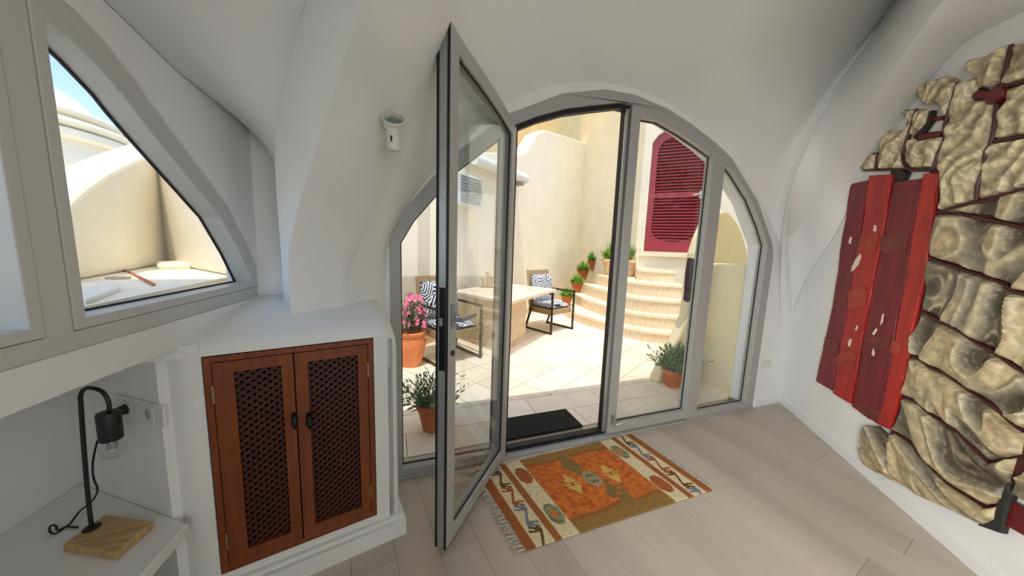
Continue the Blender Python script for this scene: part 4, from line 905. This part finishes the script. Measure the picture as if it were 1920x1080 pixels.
# ================================================================== carved wall relief
OFF = .055
def ar(px, py, off=OFF):
    p = on(px, py, A0+nR*off, nR); return V(((p-A0) @ dR, p.z))
art = thing('wall_relief', 'huge carved relief of folded grey-gold panels, red joints and red planks', 'wall relief', tuple(fR(-1.2, 1.2, 0)))
def inside(p, poly):
    c = False; n = len(poly)
    for i in range(n):
        a, b = poly[i], poly[i-1]
        if (a[1] > p[1]) != (b[1] > p[1]) and p[0] < (b[0]-a[0])*(p[1]-a[1])/(b[1]-a[1])+a[0]: c = not c
    return c
def dist(p, poly):
    best = 9
    for i in range(len(poly)):
        a, b = V(poly[i-1]), V(poly[i]); d = b-a; t = max(0, min(1, ((p-a) @ d)/max(1e-9, d.length_squared))); best = min(best, (p-a-d*t).length)
    return best
def relief(pxs, hfun, cfun, step=.0085, base=.03, edge=.005, body=.034, mname='relief', name='carved_panel'):
    poly = [V(ar(*p)) for p in pxs]; dense = []
    for i in range(len(poly)):
        a, b = poly[i], poly[(i+1) % len(poly)]; k = max(1, int((b-a).length/step))
        dense += [a.lerp(b, j/k) for j in range(k)]
    nb_ = len(dense); x0, x1 = min(p.x for p in poly), max(p.x for p in poly); y0_, y1_ = min(p.y for p in poly), max(p.y for p in poly); pts = list(dense)
    ny = int((y1_-y0_)/step)+1; nx = int((x1-x0)/step)+1
    for j in range(ny):
        for i in range(nx):
            p = V((x0+(i+.5*(j % 2))*step, y0_+j*step))
            if inside(p, dense) and dist(p, dense) > step*.55: pts.append(p)
    ov, oe, of = delaunay_2d_cdt(pts, [], [list(range(nb_))], 1, 1e-6)[:3]
    m = MB(); vs = []
    for p in ov:
        d = dist(p, dense); f = 1-math.exp(-d/edge); hh = body*f+hfun(p)*(.55+.45*f)
        vs.append(fR(p.x, p.y, base+max(.004, hh))); m.c.append(cfun(p))
    m.add(vs, [tuple(f) for f in of]); b = len(m.v)
    loop = dense; idx = {(round(p.x, 5), round(p.y, 5)): i for i, p in enumerate(ov)}
    ids = [idx.get((round(p.x, 5), round(p.y, 5))) for p in loop]
    if all(i is not None for i in ids):
        m.add([fR(p.x, p.y, .022) for p in loop], []); m.c += [cfun(p) for p in loop]; n = len(loop)
        for i in range(n): j = (i+1) % n; m.f.append((ids[i], ids[j], b+j, b+i))
    return m.build(name, M[mname], art, smooth='auto')
GOLD, PALE, GREY, DARK = srgb(174, 152, 114), srgb(222, 208, 172), srgb(140, 134, 114), srgb(72, 66, 50)
def warp(p, f, s=0): return V((noise.noise(V((p.x*f, p.y*f, s))), noise.noise(V((p.x*f, p.y*f, s+7.3)))))
def swirl(p):
    q = p*1.0+warp(p, 4.5, 1)*.16; q += warp(q, 9, 4)*.05
    return math.sin((q.x*.8+q.y*.55)*62)
def h_burl(p): return .006*swirl(p)+.009*noise.noise(V((p.x*9, p.y*9, 2)))
def c_burl(p):
    s_ = swirl(p); n_ = noise.noise(V((p.x*7, p.y*7, 5)))
    c = mixc(GOLD, PALE, .5+.5*s_); return mixc(c, GREY, max(0, -.1-s_)*.55+max(0, n_)*.35)
CX = ar(1925, 770)
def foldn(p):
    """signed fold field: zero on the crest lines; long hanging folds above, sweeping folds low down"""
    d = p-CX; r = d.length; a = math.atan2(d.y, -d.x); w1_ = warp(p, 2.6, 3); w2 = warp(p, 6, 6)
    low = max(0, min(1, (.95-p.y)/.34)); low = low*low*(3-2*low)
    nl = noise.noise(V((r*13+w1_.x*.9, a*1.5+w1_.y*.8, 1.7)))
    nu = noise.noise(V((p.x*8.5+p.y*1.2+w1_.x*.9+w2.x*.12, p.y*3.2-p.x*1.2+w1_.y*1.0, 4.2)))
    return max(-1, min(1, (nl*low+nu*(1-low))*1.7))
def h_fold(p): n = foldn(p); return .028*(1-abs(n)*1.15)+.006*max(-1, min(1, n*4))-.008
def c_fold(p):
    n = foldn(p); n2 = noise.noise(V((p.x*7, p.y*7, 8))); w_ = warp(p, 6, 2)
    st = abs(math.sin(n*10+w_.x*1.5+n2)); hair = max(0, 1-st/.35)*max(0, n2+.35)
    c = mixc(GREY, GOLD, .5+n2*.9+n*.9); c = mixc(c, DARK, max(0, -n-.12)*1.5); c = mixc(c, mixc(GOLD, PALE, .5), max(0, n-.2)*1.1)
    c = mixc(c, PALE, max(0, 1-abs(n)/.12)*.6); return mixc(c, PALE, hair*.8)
pieces = [
 [(1589, 297), (1593, 293), (1603, 294), (1603, 317), (1596, 320), (1590, 316)],
 [(1607, 293), (1622, 291), (1641, 287), (1638, 317), (1622, 319), (1608, 317)],
 [(1655, 246), (1690, 245), (1698, 236), (1701, 224), (1698, 215), (1687, 212), (1690, 206), (1712, 205), (1692, 282), (1689, 300), (1696, 316), (1642, 317), (1648, 282)],
 [(1717, 205), (1735, 206), (1728, 232), (1706, 256), (1706, 268), (1733, 260), (1762, 256), (1766, 262), (1745, 315), (1703, 316), (1694, 303), (1697, 280)],
 [(1720, 159), (1745, 150), (1764, 144), (1780, 147), (1789, 155), (1770, 222), (1765, 214), (1762, 200), (1752, 194), (1736, 197), (1723, 192)],
 [(1795, 156), (1813, 147), (1829, 149), (1820, 176), (1817, 189), (1845, 188), (1863, 198), (1859, 235), (1854, 265), (1841, 285), (1838, 318), (1826, 345), (1824, 377), (1757, 394), (1758, 350), (1761, 322), (1750, 316), (1770, 262), (1768, 246)],
 [(1812, 119), (1816, 110), (1838, 107), (1860, 95), (1878, 85), (1889, 84), (1872, 154), (1845, 165), (1832, 164), (1829, 146), (1813, 133)],
 [(1893, 84), (1920, 82), (1990, 90), (1990, 128), (1930, 147), (1880, 160), (1877, 155)],
 [(1883, 166), (1930, 152), (1998, 134), (1998, 242), (1930, 250), (1859, 263), (1864, 228), (1868, 205), (1880, 190)],
 [(1857, 268), (1930, 256), (1998, 248), (1998, 328), (1930, 346), (1830, 374), (1831, 350), (1842, 320), (1841, 300), (1847, 284)]]
for pz in pieces: relief(pz, h_burl, c_burl, mname='relief2')
folds = [
 [(1768, 397), (1830, 381), (1930, 354), (1998, 336), (1998, 438), (1930, 425), (1855, 408), (1800, 398)],
 [(1752, 402), (1800, 404), (1852, 415), (1930, 433), (1998, 446), (1998, 582), (1930, 550), (1900, 543), (1870, 524), (1800, 499), (1738, 478), (1743, 440)],
 [(1736, 486), (1795, 507), (1868, 532), (1898, 551), (1930, 558), (1998, 590), (1998, 740), (1930, 700), (1902, 686), (1862, 657), (1830, 640), (1798, 618), (1762, 601), (1729, 581)],
 [(1727, 588), (1760, 608), (1796, 626), (1828, 648), (1860, 665), (1900, 694), (1930, 708), (1930, 800), (1916, 803), (1892, 786), (1861, 758), (1810, 724), (1770, 697), (1742, 686), (1722, 669), (1704, 664), (1712, 628)],
 [(1703, 671), (1719, 675), (1740, 693), (1767, 704), (1807, 732), (1858, 767), (1888, 794), (1912, 812), (1905, 850), (1850, 862), (1815, 830), (1792, 804), (1757, 783), (1732, 764), (1720, 752), (1692, 740)],
 [(1690, 746), (1716, 758), (1729, 771), (1754, 790), (1788, 811), (1811, 837), (1846, 868), (1896, 858), (1884, 900), (1875, 935), (1840, 945), (1812, 926), (1773, 901), (1738, 866), (1719, 847), (1710, 831), (1674, 806)],
 [(1671, 812), (1706, 836), (1716, 853), (1735, 873), (1770, 908), (1810, 933), (1838, 952), (1872, 944), (1862, 975), (1840, 985), (1800, 966), (1760, 947), (1720, 930), (1690, 911), (1672, 888), (1664, 858)],
 [(1617, 806), (1626, 797), (1640, 798), (1666, 824), (1661, 858), (1668, 888), (1686, 910), (1660, 895), (1642, 872), (1612, 831)],
 [(1611, 835), (1640, 876), (1655, 893), (1635, 881), (1618, 872), (1613, 860)],
 [(1922, 880), (1935, 890), (1998, 930), (1998, 985), (1930, 944), (1888, 925), (1896, 905)]]
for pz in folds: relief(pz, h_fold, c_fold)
m = MB(); m.prism([fR(*ar(x, y, .03), .02) for x, y in [(1876, 950), (1892, 905), (1860, 950), (1800, 962), (1842, 990), (1886, 1003), (1890, 985)]][:0] or [fR(*ar(x, y, .03), .02) for x, y in [(1880, 945), (1898, 906), (1906, 930), (1890, 985), (1886, 1002), (1840, 986), (1866, 972)]], nR*.03); m.build('dark_foot', M['dark'], art, bevel=.006)
m = MB(); m.prism([fR(*ar(x, y, .03), .018) for x, y in [(1893, 936), (1930, 955), (1998, 992), (1998, 1045), (1930, 1008), (1889, 985)]], nR*.02); m.build('red_base', M['hubred'], art)
back = [(1598, 318), (1690, 314), (1745, 314), (1770, 262), (1792, 156), (1826, 168), (1862, 178), (1874, 150), (1890, 90), (1990, 96), (1998, 930), (1930, 900), (1890, 905), (1850, 965), (1780, 945), (1700, 905), (1668, 870), (1672, 812), (1705, 668), (1738, 480), (1755, 395), (1754, 320), (1600, 319)]
m = MB(); m.prism([fR(*ar(x, y, .03), .006) for x, y in back[2:-2]], nR*.030); m.build('joint_board', M['redjoint'], art)
for q in ([(1602, 294), (1608, 294), (1609, 317), (1602, 318)], [(1639, 287), (1646, 286), (1643, 317), (1637, 318)], [(1711, 205), (1718, 205), (1698, 284), (1696, 302), (1704, 318), (1640, 321), (1606, 320), (1690, 314), (1688, 300), (1692, 280)], [(1743, 316), (1760, 314), (1764, 322), (1700, 321)], [(1650, 318), (1655, 308), (1668, 300), (1672, 318)]):
    m = MB(); m.prism([fR(*ar(x, y, .03), .006) for x, y in q], nR*.034); m.build('joint_strip', M['redjoint'], art)
m = MB(); m.prism([fR(*ar(x, y, .03), .008) for x, y in [(1735, 206), (1748, 208), (1747, 226), (1730, 250), (1706, 268), (1704, 256), (1727, 234)]], nR*.028); m.build('dark_board', M['dark'], art)
for y_ in (219, 250):
    m = MB(); m.tube([fR(*ar(1726, y_+6, .03), .02), fR(*ar(1768, y_+2, .03), .02)], .012 if y_ == 219 else .022, 10); m.build('red_dowel', M['hubred'], art, smooth='auto')
hc = ar(1868, 178); m = MB(); m.lathe([(.040, 0), (.042, .04), (.036, .052), (.001, .055)], fR(hc.x, hc.y, .012), 24, nR); m.build('red_hub', M['hubred'], art, smooth='auto')
m = MB(); m.tube([fR(*ar(1822, 178), .03), fR(*ar(1864, 179), .035)], .022, 12); m.build('red_dowel', M['hubred'], art, smooth='auto')
m = MB(); m.prism([fR(*ar(x, y, .03), .008) for x, y in [(1829, 148), (1836, 166), (1846, 168), (1846, 188), (1818, 190), (1820, 168)]], nR*.024); m.build('dark_board', M['dark'], art)
for q in ([(1754, 398), (1790, 385), (1930, 349), (1998, 331), (1998, 338), (1930, 356), (1800, 398), (1790, 402)], [(1760, 396), (1800, 399), (1855, 410), (1930, 427), (1998, 440), (1998, 448), (1930, 434), (1852, 417), (1795, 405)]):
    m = MB(); m.prism([fR(*ar(x, y, .05), .02) for x, y in q], nR*.030); m.build('joint_strip', M['redjoint'], art)
for ln_, o_ in (([(1604, 293), (1604, 318)], .060), ([(1643, 286), (1638, 318)], .064), ([(1715, 204), (1706, 235), (1690, 283), (1690, 300), (1699, 317), (1720, 318), (1756, 316)], .066), ([(1792, 154), (1782, 190), (1767, 235), (1767, 262), (1754, 290), (1747, 316)], .068), ([(1891, 84), (1875, 156), (1868, 178)], .068), ([(1872, 164), (1930, 149), (1996, 131)], .068), ([(1864, 196), (1856, 262), (1844, 284), (1840, 318), (1829, 346), (1827, 376)], .068), ([(1856, 266), (1930, 253), (1996, 245)], .066), ([(1738, 483), (1797, 504), (1869, 528), (1899, 547), (1930, 554), (1996, 586)], .058), ([(1728, 585), (1761, 604), (1797, 622), (1829, 644), (1861, 661), (1901, 690), (1930, 704)], .058), ([(1704, 668), (1720, 672), (1741, 689), (1768, 700), (1808, 728), (1860, 763), (1890, 790), (1914, 808)], .058), ([(1692, 743), (1718, 755), (1730, 767), (1755, 786), (1790, 807), (1813, 833), (1848, 865)], .058), ([(1673, 809), (1707, 833), (1718, 850), (1736, 869), (1771, 904), (1811, 930), (1838, 948)], .058)):
    m = MB(); m.tube([fR(*ar(p.x, p.y, o_), o_-.010) for p in smooth_poly([(a, b, 0) for a, b in ln_], 3)], .0085, 6); m.build('joint_strip', M['redjoint'], art, smooth='auto')
# red planks
K = [('redA', [(1595, 345), (1627, 338), (1612, 440), (1598, 520), (1585, 600), (1575, 660), (1561, 733), (1530, 715), (1553, 610), (1566, 540), (1580, 440)]),
     ('redB', [(1631, 329), (1674, 327), (1656, 440), (1641, 510), (1629, 580), (1613, 660), (1595, 757), (1563, 738), (1577, 660), (1588, 600), (1601, 515), (1616, 440)]),
     ('redC', [(1677, 342), (1730, 334), (1709, 440), (1700, 520), (1682, 590), (1668, 690), (1645, 795), (1597, 762), (1615, 670), (1632, 570), (1643, 510), (1659, 440)]),
     ('redD', [(1733, 326), (1761, 324), (1745, 440), (1735, 520), (1712, 620), (1700, 690), (1670, 806), (1647, 796), (1671, 690), (1685, 600), (1703, 520), (1712, 440)])]
def chipped(pts, k, seed):
    rnd = random.Random(seed); P = [V((x, y)) for x, y in pts]; out = []
    for i in range(len(P)):
        a, b = P[i], P[(i+1) % len(P)]; n = max(1, int((b-a).length/k))
        out.append(a)
        for j in range(1, n): out.append(a.lerp(b, j/n)+V((rnd.uniform(-1.6, 1.6), rnd.uniform(-1.2, 1.2))))
    return [(p.x, p.y) for p in out]
for i, (mn, pl_) in enumerate(K):
    m = MB(); m.prism([fR(*ar(x, y, .045), .012) for x, y in chipped(pl_, 30, i)], nR*(.036+.004*(i % 2))); m.build('red_plank', M[mn], art, bevel=.005)
m = MB(); m.prism([fR(*ar(x, y, .03), .004) for x, y in [(1610, 350), (1750, 335), (1700, 680), (1660, 790), (1570, 725)]], nR*.02); m.build('back_board', M['dark'], art)
m = MB(); m.prism([fR(*ar(x, y, .03), .004) for x, y in [(1672, 312), (1680, 312), (1700, 325), (1690, 345), (1672, 345)]], nR*.03); m.build('back_board', M['dark'], art)
def inlay(pts, mn, nm, d=.051): m = MB(); m.prism([fR(*ar(x, y, .045), d-.003) for x, y in (pts if nm == 'bone_inlay' else chipped(pts, 5, len(pts)+int(pts[0][0])))], nR*.004); m.build(nm, M[mn], art, bevel=.001)
for pts in ([(1598, 510), (1600, 500), (1607, 486), (1616, 475), (1617, 483), (1612, 496), (1604, 506)], [(1640, 434), (1642, 421), (1646, 424), (1645, 434)], [(1593, 455), (1597, 443), (1600, 446), (1597, 458)], [(1592, 646), (1594, 638), (1599, 635), (1598, 645), (1595, 651)], [(1637, 665), (1640, 653), (1643, 662), (1641, 668)], [(1653, 610), (1657, 590), (1660, 588), (1658, 604)], [(1638, 626), (1646, 615), (1647, 620), (1641, 629)], [(1606, 618), (1609, 610), (1611, 614), (1608, 620)]): inlay(pts, 'bone', 'bone_inlay', .0535)
for pts in ([(1653, 441), (1706, 437), (1700, 478), (1650, 470)], [(1548, 632), (1576, 640), (1568, 668), (1545, 655)], [(1625, 632), (1670, 630), (1668, 655), (1622, 640)], [(1602, 760), (1612, 757), (1655, 772), (1645, 793), (1620, 778)], [(1582, 556), (1592, 552), (1588, 578), (1574, 572)]): inlay(pts, 'patch', 'worn_patch', .0505)
for pts in ([(1617, 438), (1650, 436), (1643, 470), (1610, 468)], [(1592, 545), (1620, 535), (1629, 548), (1624, 572), (1594, 580)], [(1574, 664), (1600, 657), (1607, 668), (1602, 682), (1572, 680)], [(1675, 640), (1696, 640), (1690, 665), (1671, 660)]): inlay(pts, 'patch2', 'worn_patch', .0545)
